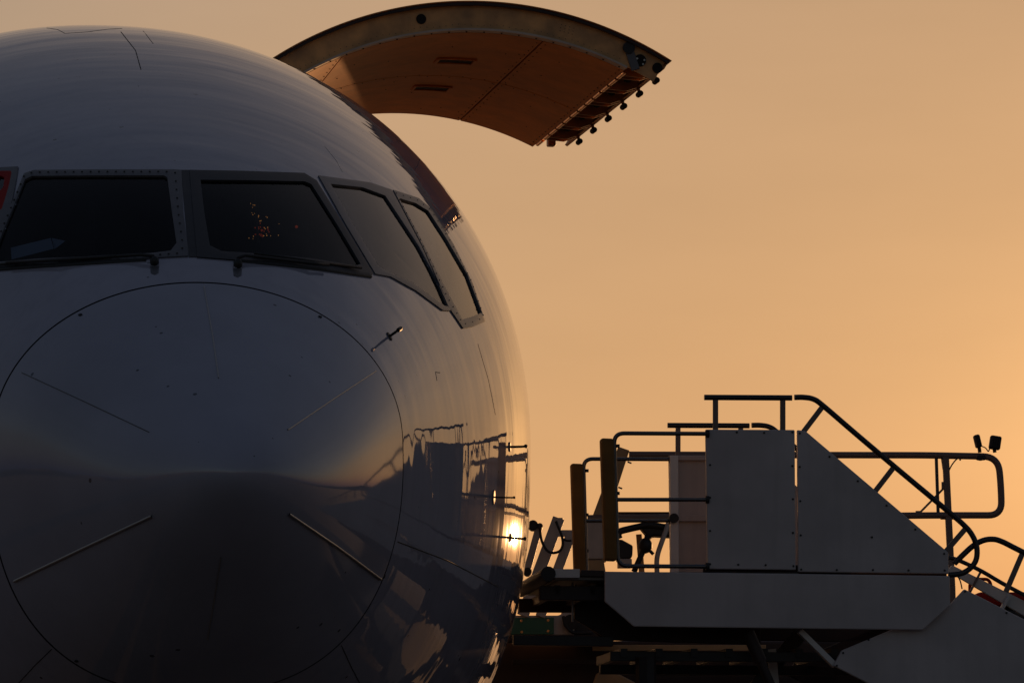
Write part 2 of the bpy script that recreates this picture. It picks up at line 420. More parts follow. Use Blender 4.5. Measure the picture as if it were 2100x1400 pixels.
# cockpit windows: outlines read off the photograph, carried onto the skin
WIN = [
 ('port', [(388, 351), (500, 353), (623, 357), (648, 372), (706, 466), (764, 563), (756, 566), (647, 550), (560, 541), (493, 536), (404, 529), (396, 440)],
          [(411, 371), (520, 372), (624, 374), (638, 380), (690, 462), (738, 543), (728, 546), (640, 532), (559, 524), (454, 517), (430, 505), (419, 440)], 'window_frame_dark', False),
 ('port', [(652, 362), (757, 376), (802, 391), (862, 505), (921, 638), (906, 637), (851, 597), (800, 569), (768, 563), (710, 466)],
          [(677, 379), (743, 386), (789, 403), (857, 506), (922, 630), (910, 628), (843, 580), (786, 554), (774, 546), (726, 466)], 'window_frame_grey', False),
 ('port', [(805, 391), (857, 408), (886, 433), (928, 502), (968, 583), (993, 660), (970, 670), (948, 674), (924, 639), (864, 505)],
          [(817, 408), (851, 418), (877, 434), (914, 491), (957, 565), (986, 642), (966, 650), (946, 656), (905, 578), (862, 492)], 'window_frame_grey', True),
 ('starboard', [(372, 351), (356, 350), (200, 350), (70, 351), (50, 358), (-2, 485), (-34, 552), (80, 543), (200, 537), (310, 531), (386, 527), (386, 515), (376, 440)],
          [(343, 366), (336, 362), (200, 362), (66, 363), (52, 370), (4, 485), (-18, 540), (80, 532), (200, 527), (310, 521), (350, 516), (362, 500), (353, 440)], 'window_frame_grey', True),
]
def resample(poly, n, closed=True):
    P = [Vector((a, b)) for a, b in poly]; Q = P + [P[0]] if closed else P
    L = [0]
    for i in range(len(Q) - 1): L.append(L[-1] + (Q[i + 1] - Q[i]).length)
    out = []; k = 0
    for i in range(n):
        t = L[-1] * i / n if closed else L[-1] * i / (n - 1)
        while k < len(L) - 2 and t > L[k + 1]: k += 1
        out.append(Q[k].lerp(Q[k + 1], (t - L[k]) / max(L[k + 1] - L[k], 1e-9)))
    return out
def paired(outer, inner, per=8):
    # same number of corner points in both outlines: subdivide edge by edge
    A, B = [], []
    n = len(outer)
    for i in range(n):
        for k in range(per):
            t = k / per
            A.append(Vector(outer[i]).lerp(Vector(outer[(i + 1) % n]), t)); B.append(Vector(inner[i]).lerp(Vector(inner[(i + 1) % n]), t))
    return A, B
HOLES = []
def build_window(outer, inner, fm, bolts, mirror=False):
    A, B = paired(outer, inner)
    n = len(A)
    mir = (lambda v: Vector((-v.x, v.y, v.z))) if mirror else (lambda v: v)
    outv = [skin(a.x, a.y) for a in A]; inv_ = [skin(b.x, b.y) for b in B]; mid = [skin(*a.lerp(b, .5)) for a, b in zip(A, B)]
    HOLES.append([(mir(m[0])) for m in [skin(*a.lerp(b, .62)) for a, b in zip(A, B)]])
    vs = []
    for o_, m_, i_ in zip(outv, mid, inv_):
        vs += [mir(o_[0] - o_[1] * .004), mir(o_[0] + o_[1] * .007), mir(m_[0] + m_[1] * .008), mir(i_[0] + i_[1] * .006), mir(i_[0] - i_[1] * .012)]
    fs = [(i * 5 + k, ((i + 1) % n) * 5 + k, ((i + 1) % n) * 5 + k + 1, i * 5 + k + 1) for i in range(n) for k in range(4)]
    fr = MB().add(vs, fs).build('cockpit_window_frame', fm, plane, smooth=True, auto=35)
    # pane: nearly flat glass set back in its frame
    rim = [mir(i_[0] - i_[1] * .005) for i_ in inv_]
    c = sum(rim, Vector()) / n
    nn = sum((mir(i_[1]) for i_ in inv_), Vector()).normalized()
    ctr = Vector((sum(b.x for b in B) / n, sum(b.y for b in B) / n))
    pv, pf = list(rim), []
    M_ = 7
    for k in range(1, M_):
        for b in B:
            q = b.lerp(ctr, k / M_); h_ = skin(q.x, q.y); p = mir(h_[0] - h_[1] * .005)
            dpl = (p - c).dot(nn); pv.append(p - nn * dpl * 0.0 * min(1, k / 3))
    pv.append(mir(skin(ctr.x, ctr.y)[0]) - nn * .005)
    L = len(pv) - 1
    last = pv[-1]; pv[-1] = last - nn * (last - c).dot(nn) * 0.0
    for k in range(M_ - 1):
        for i in range(n): pf.append((k * n + i, k * n + (i + 1) % n, (k + 1) * n + (i + 1) % n, (k + 1) * n + i))
    pf += [((M_ - 1) * n + i, (M_ - 1) * n + (i + 1) % n, L) for i in range(n)]
    MB().add(pv, pf).build('pane', 'windscreen_glass' if len(outer) > 11 else ('window_glass' if bolts else 'side_glass'), fr, smooth=True)
    if bolts:
        A2 = resample([tuple(a.lerp(b, .45)) for a, b in zip(A, B)], 62 if len(outer) > 11 else 44)
        bm_ = MB()
        for q in A2:
            p, nrm = skin(q.x, q.y, .0085); p = mir(p); nrm = mir(nrm)
            bm_.ball(p, .0058 if len(outer) > 11 else .0034, 6, (1, 1, 1))
        tag(bm_.build('bolt_heads', 'bolt_black', fr), kind='stuff')
    return fr
for side, outer, inner, fm, bolts in WIN:
    build_window(outer, inner, fm, bolts)
f2 = build_window(*WIN[1][1:4], False, mirror=True); f3 = build_window(*WIN[2][1:4], True, mirror=True)
tag(build_window([(a[0], a[1]) for a in [(-3, 348), (16, 348), (37, 349), (22, 392), (6, 430), (-6, 436), (-14, 400)]],
                 [(-1, 362), (6, 363), (10, 366), (8, 385), (2, 392), (-5, 395), (-8, 380)], 'red_paint', False), 'red strip beside the starboard windscreen')
# dark windscreen centre post and the sill under the glass
m = MB()
pp = [[skin(x0, y, .004)[0], skin(x1, y, .004)[0]] for y, x0, x1 in ((350, 371, 388), (395, 375, 391), (440, 379, 396), (485, 383, 400), (528, 387, 404))]
for a, b in zip(pp[:-1], pp[1:]): m.add([a[0], a[1], b[1], b[0]], [(0, 1, 2, 3)])
m.build('centre_post', 'window_frame_dark', plane)

# the skin itself, with the window and cargo door openings cut out
DSF, DL, DTH, DA0, DAL, DTK, DLF, DR = 8.92012, 3.31295, 1.18843, 2.36569, 1.33647, 0.19057, 0.0998, 2.52404
holes_st = [[inv(p) for p in hh] for hh in HOLES]
def inside(poly, x, y):
    c = False; n = len(poly)
    for i in range(n):
        (x1, y1), (x2, y2) = poly[i], poly[i - 1]
        if (y1 > y) != (y2 > y) and x < (x2 - x1) * (y - y1) / (y2 - y1) + x1: c = not c
    return c
bbs = [(min(a for a, b in h_), max(a for a, b in h_)) for h_ in holes_st]
keep = []
for f in ff:
    vv = [Vector(fv[i]) for i in f]; c = (vv[0] + vv[2]) / 2
    if c.y < 6:
        s, t = inv(c)
        if any(b0 <= s <= b1 and inside(h_, s, t) for h_, (b0, b1) in zip(holes_st, bbs)): continue
    elif DSF < c.y < DSF + DL:
        t = inv(c)[1]
        if DTH - DAL < t < DTH: continue
    keep.append(f)
fus = MB().add(fv, keep).build('fuselage_skin', 'aircraft_paint', plane, smooth=True)
# dark inner shell with wider openings, and the bulkhead behind the flight deck
iv, jf = [], []
ist = [1.35 + .06 * k for k in range(39)] + [4.0, 5.0, 6.5, 8.5, 10.5, 12.6, 14.5]
NJ = 144
for st in ist:
    for j in range(NJ):
        p = S(st, -PI + 2 * PI * j / NJ); c = Vector((0, st + .1, ZC - .4)); iv.append(c + (p - c) * (1 - .07 / max((p - c).length, .2)))
big = []
for h_ in holes_st:
    cs = sum(a for a, b in h_) / len(h_); ct = sum(b for a, b in h_) / len(h_)
    big.append([(cs + (a - cs) * 1.16, ct + (b - ct) * 1.12) for a, b in h_])
for i in range(len(ist) - 1):
    sm_ = (ist[i] + ist[i + 1]) / 2
    for j in range(NJ):
        a = -PI + 2 * PI * (j + .5) / NJ
        if 8.4 < sm_ < 12.7 and DTH - DAL - .1 < a < DTH + .05: continue
        if sm_ < 4 and any(inside(h_, sm_, a) for h_ in big): continue
        jf.append((i * NJ + j, i * NJ + (j + 1) % NJ, (i + 1) * NJ + (j + 1) % NJ, (i + 1) * NJ + j))
jf.append(tuple((len(ist) - 1) * NJ + j for j in range(NJ)))
jf.append(tuple(j for j in range(NJ)))
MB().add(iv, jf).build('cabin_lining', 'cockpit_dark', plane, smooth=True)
bk = []
for j in range(48):
    p = S(3.62, -PI + 2 * PI * j / 48); c = Vector((0, 3.62, ZC - .2)); bk.append(c + (p - c) * .96)
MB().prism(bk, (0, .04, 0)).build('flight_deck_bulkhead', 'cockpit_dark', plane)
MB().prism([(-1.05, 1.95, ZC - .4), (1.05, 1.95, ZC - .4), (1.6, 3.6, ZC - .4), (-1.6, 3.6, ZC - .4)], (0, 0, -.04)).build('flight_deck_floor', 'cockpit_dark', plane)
gl = MB().prism([(-.6, 2.0, ZC + .30), (.6, 2.0, ZC + .30), (1.0, 2.5, ZC + .36), (-1.0, 2.5, ZC + .36)], (0, 0, -.16))
gl.build('glareshield', 'cockpit_dark', plane, bevel=.02)
for sx in (-.55, .55):
    se = MB(); se.box((sx, 3.05, ZC + .1), (.48, .5, .12)); se.box((sx, 3.3, ZC + .55), (.46, .12, .8)); 
    so = se.build('pilot_seat', 'seat_cloth', plane, bevel=.04)
    MB().box((sx, 3.3, ZC + 1.02), (.26, .1, .16)).build('headrest', 'seat_cloth', so, bevel=.03)

# folded chart on the glareshield, and a cone of added emissive beads behind the other windscreen
def behind(px, py, depth):
    p, n = skin(px, py); d = (IROT @ sight(px, py)).normalized(); return p + d * depth
pa = MB()
pa.add([behind(22, 508, .14), behind(104, 488, .16), behind(110, 510, .12), behind(24, 532, .10)], [(0, 1, 2, 3)])
pa.add([behind(106, 488, .17), behind(134, 494, .2), behind(116, 508, .16), behind(111, 511, .13)], [(0, 1, 2, 3)])
po = pa.build('paper_chart', 'paper_blue'); po.location = LOC; po.rotation_euler = (0, 0, PSI)
tag(po, 'folded pale blue paper lying behind the left windscreen', 'paper')
tr = empty('glow_bead_cluster', LOC, PSI, 'small cone of glowing orange beads behind the right windscreen', 'ornament')
rnd = random.Random(3); beads = MB(); red = MB()
for k in range(26):
    t = rnd.random() ** .6
    px = 521 + 14 * t * 1 + rnd.gauss(0, 1) * (2 + 17 * t); py = 404 + 86 * t
    (beads).ball(behind(px, py, .30 + rnd.random() * .1), .0018 + .0016 * rnd.random(), 5)
for k in range(22):
    red.ball(behind(538 + rnd.gauss(0, 10), 474 + rnd.gauss(0, 10), .40), .004, 5)
red.ball(behind(608, 465, .4), .008, 6)
tag(beads.build('light_beads', 'bead_glow', tr), kind='stuff'); tag(red.build('red_glow_beads', 'bead_red', tr), kind='stuff')
st_ = MB().tube([behind(530, 500, .36), behind(522, 404, .36)], .006, 6); st_.build('stem', 'rubber_black', tr)

# seams, strips and small fittings on the skin
def ribbon(name, pts, wpx, m, parent, off=.0025, n=None, raise_=0.0):
    P = []
    for i in range(len(pts) - 1):
        k = max(2, int((Vector(pts[i + 1]) - Vector(pts[i])).length / 8))
        for t in range(k): P.append(Vector(pts[i]).lerp(Vector(pts[i + 1]), t / k))
    P.append(Vector(pts[-1]))
    H = [skin(p.x, p.y) for p in P]; vs = []
    for i, (p, nr) in enumerate(H):
        t = (H[min(i + 1, len(H) - 1)][0] - H[max(i - 1, 0)][0]).normalized(); sd = t.cross(nr).normalized() * wpx
        vs += [p - sd - nr * .002, p - sd * .8 + nr * (off + raise_ * .6), p + nr * (off + raise_), p + sd * .8 + nr * (off + raise_ * .6), p + sd - nr * .002]
    fs = [(i * 5 + k, (i + 1) * 5 + k, (i + 1) * 5 + k + 1, i * 5 + k + 1) for i in range(len(H) - 1) for k in range(4)]
    return MB().add(vs, fs).build(name, m, parent, smooth=True)
# radome seam gasket, just under the surface
gv, gf = [], []
for j in range(NT):
    th = ths[j]; c = Vector((0, RS[j], ZC - .65))
    for ds in (-.012, .012):
        p = S(RS[j] + ds, th); gv.append(p + (c - p).normalized() * .006)
gf = [(2 * j, 2 * j + 1, 2 * ((j + 1) % NT) + 1, 2 * ((j + 1) % NT)) for j in range(NT)]
MB().add(gv, gf).build('radome_gasket', 'seam_dark', plane)
for pts, wd, rs, mm in (([(45, 764), (175, 824), (306, 886)], .002, .001, 'window_frame_grey'), ([(771, 760), (680, 820), (590, 881)], .0035, .002, 'strip_metal'),
                ([(30, 1191), (170, 1124), (312, 1057)], .007, .008, 'strip_metal'), ([(592, 1053), (690, 1120), (780, 1187)], .007, .008, 'strip_metal'),
                ([(418, 588), (436, 690), (448, 775)], .003, .002, 'strip_metal'), ([(453, 1142), (441, 1220), (426, 1310)], .003, .002, 'strip_metal')):
    ribbon('lightning_strip', pts, wd, mm, radome, raise_=rs)
for pts, wd in (([(815, 1110), (920, 1150), (1022, 1203)], .0035), ([(700, 1322), (722, 1370), (738, 1400)], .0028), ([(106, 1330), (70, 1365), (38, 1400)], .0025),
            ([(289, 143), (278, 104), (248, 66)], .003), ([(314, 90), (300, 72), (287, 56)], .002), ([(133, 69), (178, 66), (225, 60), (250, 59)], .002), ([(96, 58), (118, 61), (133, 69)], .002),
            ([(666, 300), (690, 330), (702, 352)], .0018), ([(980, 705), (1002, 780), (1016, 850)], .002), ([(893, 763), (896, 780)], .002), ([(893, 763), (902, 764)], .002)):
    ribbon('skin_seam', pts, wd, 'seam_dark' if wd != .0018 else 'strip_metal', plane, off=.0012)
for px, py in ((165, 646), (656, 650), (660, 1350), (157, 1354)):
    p, n = skin(px, py, .001); 
    q = n.to_track_quat('Z', 'Y').to_matrix()
    MB().add([p + q @ Vector((math.cos(a) * .011, math.sin(a) * .007, z)) for z in (0, .004) for a in [2 * PI * k / 10 for k in range(10)]],
             [tuple(range(9, -1, -1)), tuple(range(10, 20))] + [(k, (k + 1) % 10, 10 + (k + 1) % 10, 10 + k) for k in range(10)]).build('radome_latch', 'seam_dark', radome)

for pts in ([(-22, 553), (80, 546), (200, 539), (300, 533)], [(492, 535), (560, 542), (650, 551), (758, 566)]):
    ribbon('sill_shadow_strip', pts, .016, 'rubber_black', plane, off=.009)  # dark raised ribbon painting the shadow line below each windscreen
# air data probes on the port side
def probe(px, py, L, fwd, r, disc):
    p, n = skin(px, py)
    e = MB()
    q = n.to_track_quat('Z', 'Y').to_matrix()
    e.add([p + q @ Vector((math.cos(a) * disc * rr, math.sin(a) * disc * 1.5 * rr, z)) for z, rr in ((0, 1), (.006, .9)) for a in [2 * PI * k / 14 for k in range(14)]],
          [tuple(range(14, 28))] + [(k, (k + 1) % 14, 14 + (k + 1) % 14, 14 + k) for k in range(14)])
    o = e.build('air_data_probe', 'probe_metal', plane, smooth=True, auto=40)
    tip = p + n * L
    f_ = Vector((0, -1, 0)); f_ = (f_ - n * f_.dot(n)).normalized()
    MB().tube([p, p + n * L * .6, tip + f_ * fwd * .3, tip + f_ * fwd], r, 8, r2=r * .9).build('mast', 'rubber_black', o, smooth=True, auto=40)
    MB().tube([tip + f_ * fwd * .5, tip + f_ * fwd], r * 1.6, 8).build('probe_tip', 'rubber_black', o, smooth=True, auto=40)
probe(798, 690, .085, .10, .0065, .016)
probe(1045, 916, .09, .03, .0065, .018)
probe(1012, 1019, .11, .02, .0045, .026)
probe(1047, 1102, .08, .03, .0065, .016)

# windscreen wipers
for arm, blade, nub in (([(485, 541), (500, 535), (640, 551), (668, 553)], [(520, 528), (620, 541), (735, 556)], (487, 545)), ([(317, 537), (290, 534), (120, 544), (20, 548)], [(240, 533), (100, 541), (-10, 550)], (317, 540))):
    p, n = skin(*nub); 
    wo = MB().ball(p + n * .01, .022, 10, (1, 1.4, 1.2)).build('wiper', 'rubber_black', plane, smooth=True)
    MB().tube([skin(x, y, .03)[0] for x, y in arm], .008, 6).build('arm', 'rubber_black', wo, smooth=True)
    MB().tube([skin(x, y, .022)[0] for x, y in blade], .007, 6).build('blade', 'rubber_black', wo, smooth=True)
    MB().add([skin(nub[0] - 9, nub[1] + 6, .002)[0], skin(nub[0] + 9, nub[1] + 6, .002)[0], skin(nub[0] + 8, nub[1] + 20, .002)[0], skin(nub[0], nub[1] + 24, .002)[0], skin(nub[0] - 8, nub[1] + 20, .002)[0]],
             [(0, 1, 2, 3, 4)]).build('wiper_scuff_plate', 'window_frame_grey', wo)

# nose gear below the picture
ng = MB(); ng.tube([(0, 5.2, ZC - 2.3), (0, 5.0, .55)], .11, 12); ng.tube([(0, 6.3, ZC - 2.3), (0, 5.05, 1.0)], .05, 8); ng.tube([(-.42, 5.0, .5), (.42, 5.0, .5)], .06, 10)
ngo = ng.build('nose_gear', 'tube_grey', plane, smooth=True, auto=40)
for sx in (-.3, .3):
    tyv = []; 
    prof_ = [(-.14, .30), (-.15, .40), (-.11, .48), (0, .50), (.11, .48), (.15, .40), (.14, .30)]
    for k in range(24):
        a = 2 * PI * k / 24
        for dx, rr in prof_: tyv.append((sx + dx, 5.0 + rr * math.cos(a), .5 + rr * math.sin(a)))
    tf = [(k * 7 + i, ((k + 1) % 24) * 7 + i, ((k + 1) % 24) * 7 + i + 1, k * 7 + i + 1) for k in range(24) for i in range(6)]
    tf += [tuple(k * 7 for k in range(24)), tuple(k * 7 + 6 for k in range(24))]
    MB().add(tyv, tf).build('wheel', 'tyre', ngo, smooth=True, auto=40)

# ---------------------------------------------------- the raised cargo door
HY, HZ = 2.515 * math.cos(DTH), 2.6 * math.sin(DTH)
CY, CZ = HY - DR * math.cos(DA0), HZ - DR * math.sin(DA0)
def dp(a, r, s): return Vector((CY + r * math.cos(DA0 - a), s, CZ + r * math.sin(DA0 - a) + ZC))
def shell(a0, a1, r0, r1, s0, s1, n=28):
    vs = []
    for i in range(n + 1):
        a = a0 + (a1 - a0) * i / n
        vs += [dp(a, r0, s0), dp(a, r1, s0), dp(a, r1, s1), dp(a, r0, s1)]
    fs = [(i * 4 + k, (i + 1) * 4 + k, (i + 1) * 4 + (k + 1) % 4, i * 4 + (k + 1) % 4) for i in range(n) for k in range(4)]
    return MB().add(vs, fs + [(3, 2, 1, 0), (n * 4, n * 4 + 1, n * 4 + 2, n * 4 + 3)])
door = shell(0, DAL, DR, DR - .008, DSF, DSF + DL + .05, 60).build('cargo_door', 'door_skin', plane, smooth=True, auto=30)
tag(door, 'raised main deck cargo door with orange brown lining')
AL = DAL - DLF                                 # where the lining ends before the latches
# edge web with its lightening hole, rivet lines and patches
web = shell(0.01, DAL - .012, DR - .009, DR - DTK + .012, DSF + .045, DSF + .062, 60).build('edge_frame', 'door_web', door, smooth=True, auto=30)
shell(0.01, AL, DR - DTK + .011, DR - DTK - .004, DSF + .03, DSF + .115, 60).build('edge_flange', 'door_flange', door, smooth=True, auto=30)
shell(0.01, DAL - .004, DR - .0085, DR - .028, DSF + .004, DSF + .03, 60).build('door_seal', 'chassis_brown', door, smooth=True, auto=30)
shell(0.01, AL, DR - .009, DR - DTK + .003, DSF + DL, DSF + DL + .02, 60).build('edge_frame', 'door_web', door, smooth=True, auto=30)
# lining: six curved panels with joints between them
def ang_of(px, py, s, r):                      # angle on the door arc nearest a measured point
    best = None
    for k in range(400):
        a = AL * k / 399; p = dp(a, r, s)
        P = ROT @ p + LOC - EYE; d = P.y * cp_ + P.z * sp_; v = -P.y * sp_ + P.z * cp_
        e = (1050 + 8142 * P.x / d - px) ** 2 + (700 - 8142 * v / d - py) ** 2
        if best is None or e < best[0]: best = (e, a)
    return best[1]
rl = DR - DTK
A1 = ang_of(700, 117, DSF + .12, rl); A2 = ang_of(1113, 83, DSF + .12, rl)
cuts = [0.01, A1, A2, AL]; scuts = [DSF + .117, DSF + DL * .52, DSF + DL]
for i in range(3):
    for j in range(2):
        g_ = .0025
        shell(cuts[i] + (g_ if i else 0), cuts[i + 1] - (g_ if i < 2 else 0), rl + .004, rl - .006, scuts[j] + (.006 if j else 0), scuts[j + 1] - (0 if j else .006), 24).build('lining_panel', 'door_lining', door, smooth=True, auto=30)
shell(0.01, AL, rl + .012, rl + .007, DSF + .12, DSF + DL - .01, 40).build('lining_backing', 'dark_hole', door)
# rows of fasteners
rv = MB()
def rivet(a, s, r=.006, dr=-.0065): 
    p = dp(a, rl + dr, s); rv.ball(p, r, 6)
for k in range(24): rivet(.03 + (AL - .05) * k / 23, DSF + .075, .0075, -.005)
for ac in (A1, A2):
    for k in range(22):
        rivet(ac - .012, DSF + .2 + (DL - .3) * k / 21, .005)
        if ac == A2: rivet(ac + .014, DSF + .2 + (DL - .3) * k / 21, .005)
for k in range(18):
    rivet(.05 + (AL - .08) * k / 17, scuts[1] - .03, .005); rivet(.05 + (AL - .08) * k / 17 + .03, scuts[1] + .035, .005)
for k in range(28): rivet(AL - .012, DSF + .15 + (DL - .2) * k / 27, .006)
rr_ = random.Random(5)
for k in range(26): rivet(.05 + rr_.random() * (AL - .1), DSF + .25 + rr_.random() * (DL - .4), .005)
tag(rv.build('fasteners', 'bolt_black', door), kind='stuff')
rv = MB()
for k in range(60):
    a = .12 + (AL - .15) * k / 59; rv.ball(dp(a, DR - DTK + .035 + .006 * math.sin(k), DSF + .045), .0035, 5)
for k in range(12):
    rv.ball(dp(1.02 + .012 * (k % 4), DR - .07 - .022 * (k // 4), DSF + .045), .004, 5)
tag(rv.build('web_rivets', 'bolt_black', door), kind='stuff')
def disc(a, r, s, rad, m, name, th=.01, n=18):
    c = dp(a, r, s)
    vs = [c + Vector((rad * math.cos(2 * PI * k / n), y, rad * math.sin(2 * PI * k / n))) for y in (0, -th) for k in range(n)]
    return MB().add(vs, [tuple(range(n - 1, -1, -1)), tuple(range(n, 2 * n))] + [(k, (k + 1) % n, n + (k + 1) % n, n + k) for k in range(n)]).build(name, m, door, smooth=True, auto=40)
ah = ang_of(863, 41, DSF + .05, DR - .09)
disc(ah, DR - .095, DSF + .046, .034, 'dark_hole', 'lightening_hole')
# hand grips on the lining, dark plates imitating the shade of their recesses
for (px, py), ds in (((935, 122), 0), ((885, 178), 0)):
    # aft position found by walking along the door until the point lines up
    best = None
    for k in range(80):
        s_ = DSF + .2 + (DL - .4) * k / 79; a_ = ang_of(px, py, s_, rl); p = dp(a_, rl, s_)
        P = ROT @ p + LOC - EYE; d = P.y * cp_ + P.z * sp_; v = -P.y * sp_ + P.z * cp_
        e = (1050 + 8142 * P.x / d - px) ** 2 + (700 - 8142 * v / d - py) ** 2
        if best is None or e < best[0]: best = (e, a_, s_)
    a_, s_ = best[1:]
    gw, gs = .052, .075
    gr = shell(a_ - gw, a_ + gw, rl - .0075, rl - .010, s_ - gs, s_ + gs, 8).build('grip_dark_plate', 'dark_hole', door)
    for q in ((a_ - gw - .008, a_ - gw, s_ - gs - .01, s_ + gs + .01), (a_ + gw, a_ + gw + .008, s_ - gs - .01, s_ + gs + .01), (a_ - gw, a_ + gw, s_ + gs, s_ + gs + .012), (a_ - gw, a_ + gw, s_ - gs - .012, s_ - gs)):
        shell(q[0], q[1], rl - .007, rl - .018, q[2], q[3], 6).build('grip_rim', 'door_lining', gr, smooth=True, auto=30)
# latch row along the free edge
tube_a = AL + .006
tb = MB()
NSEG = 12
for k in range(NSEG):
    s0 = DSF + .16 + (DL - .22) * k / NSEG; s1 = s0 + (DL - .22) / NSEG * .82
    tb.tube([dp(tube_a, rl + .006, s0), dp(tube_a, rl + .006, s1)], .017, 10)
tb.build('latch_torque_tube', 'copper_tube', door, smooth=True, auto=40)
shell(AL, DAL - .002, DR - .0095, DR - .02, DSF + .06, DSF + DL, 8).build('latch_tray', 'latch_steel', door)
shell(AL + .002, AL + .008, DR - .021, rl + .03, DSF + .09, DSF + DL - .01, 2).build('latch_beam', 'latch_steel', door)
shell(DAL - .012, DAL - .003, DR - .021, DR - .06, DSF + .06, DSF + DL, 2).build('free_edge_lip', 'latch_steel', door)
for k in range(6):
    s0 = DSF + .30 + k * (DL - .55) / 5.4
    lt = MB()
    for ds in (-.055, .055):
        vs = [dp(AL + .004, rl - .01, s0 + ds), dp(AL + .004, DR - .022, s0 + ds), dp(DAL - .014, DR - .022, s0 + ds), dp(DAL - .012, DR - .075, s0 + ds), dp(DAL - .035, rl + .05, s0 + ds)]
        lt.prism(vs, (0, .014, 0))
    lo = lt.build('latch_fitting', 'latch_steel', door)
    MB().tube([dp(DAL - .012, DR - .05, s0), dp(DAL + .004, DR - .095, s0)], .012, 8).build('roller_stem', 'latch_steel', lo, smooth=True)
    MB().tube([dp(DAL + .004, DR - .095, s0 - .035), dp(DAL + .004, DR - .095, s0 + .035)], .021, 12).build('latch_roller', 'dark_hole', lo, smooth=True, auto=40)
    hole = dp(DAL - .055, DR - .075, s0 - .13)
    MB().ball(hole, .036, 10, (1, .35, 1)).build('tray_hole_dark', 'dark_hole', lo, smooth=True)  # black flattened ball painting the shade inside a tray hole
MB().tube([dp(DAL * k / 80, DR - .003, DSF - .002) for k in range(81)], .0045, 6).build('edge_glint_strip', 'copper_tube', door, smooth=True)  # copper strip added to imitate sunlight caught on the skin edge
MB().box(dp(DAL - .055, DR - .11, DSF + DL - .05), (.06, .08, .06)).build('latch_end_box', 'latch_steel', door, bevel=.01)
# crank and pressure plate at the front free corner
ac = ang_of(1288, 118, DSF + .05, DR - .08)
c0 = dp(ac - .01, DR - .06, DSF + .04); c1 = dp(ac + .035, rl + .015, DSF + .03)
cr = MB().bar(c0, c1, .012, .06, up=(0, 1, 0)).build('latch_crank', 'window_frame_grey', door, bevel=.004)
MB().tube([c0 + Vector((0, -.008, 0)), c0 + Vector((0, -.02, 0))], .042, 14).build('crank_boss', 'rubber_black', cr, smooth=True, auto=40)
ap = ang_of(1318, 129, DSF + .05, DR - .08)
disc(DAL - .075, DR - .10, DSF + .044, .042, 'dark_hole', 'drain_hole')
disc(DAL - .022, DR - .085, DSF + .044, .036, 'dark_hole', 'drain_hole')
for k in range(3):
    a_ = DAL - .075 + (.010, -.010, .012)[k]; disc(a_, DR - (.085, .10, .115)[k], DSF + .033, .007, 'bare_metal', 'cap_screw', .004, 8)
# hinge arms tucked against the crown
for k in range(5):
    s0 = DSF + .3 + k * .68
    MB().bar(Vector((HY - .10, s0, HZ + ZC - .02)), dp(.05, DR - .03, s0), .09, .05, up=(0, 1, 0)).build('hinge_arm', 'latch_steel', door)

# ------------------------------------------------------------------ the passenger stairs at the crew door
PSI2 = 0.0855                                  # the stairs stand a little askew to the fuselage
SROT = Matrix.Rotation(PSI2, 3, 'Z'); SIROT = SROT.transposed(); SEYE = SIROT @ (EYE - LOC)
NEAR = (SIROT @ (ROT @ atS(1450, 1166, 4.9))).y
FAR = NEAR + 1.68
stairs = empty('passenger_stairs', LOC, PSI2, 'grey panelled mobile boarding stairs with black handrails docked at the fuselage', 'stairs')
def P(px, py, s=NEAR):
    d = SIROT @ sight(px, py); return SEYE + d * ((s - SEYE.y) / d.y)
def far_of(p, ds=FAR - NEAR): return Vector((p.x, p.y + ds, p.z))
def panel(name, pts, s, th, m, parent=stairs, bevel=.006, screws=()):
    o_ = MB().prism([P(x, y, s) for x, y in pts], (0, th, 0)).build(name, m, parent, bevel=bevel)
    for x, y in screws:
        p = P(x, y, s)
        MB().tube([p + Vector((0, .002, 0)), p + Vector((0, -.004, 0))], .0065, 8).build('screw', 'bolt_black', o_)
    return o_
A_ = [(1447, 880), (1630, 881), (1632, 1168), (1451, 1166)]
B_ = [(1635, 881), (1652, 883), (1945, 1132), (1946, 1176), (1637, 1172)]
sc1 = [(1511, 886), (1567, 887), (1625, 886), (1456, 953), (1625, 955), (1456, 1020), (1626, 1023), (1456, 1088), (1626, 1092), (1514, 1157), (1570, 1158), (1627, 1160), (1456, 1156)]
sc2 = [(1640, 888), (1701, 936), (1759, 986), (1818, 1036), (1877, 1085), (1936, 1135), (1640, 957), (1641, 1027), (1642, 1097), (1643, 1167), (1716, 1168), (1790, 1168), (1863, 1169), (1937, 1169), (1788, 1101)]
panel('side_panel', A_, NEAR, .03, 'stair_panel_grey', screws=sc1)
panel('side_panel', B_, NEAR, .03, 'stair_panel_grey', screws=sc2)
panel('skirt_panel', [(1240, 1171), (1636, 1176), (1948, 1180), (1949, 1240), (1893, 1291), (1300, 1284), (1240, 1233)], NEAR - .022, .02, 'stair_panel_grey')
panel('kick_plate', [(1442, 1156), (1640, 1158), (1942, 1158), (1942, 1186), (1442, 1181)], NEAR + .05, .02, 'chassis_brown')
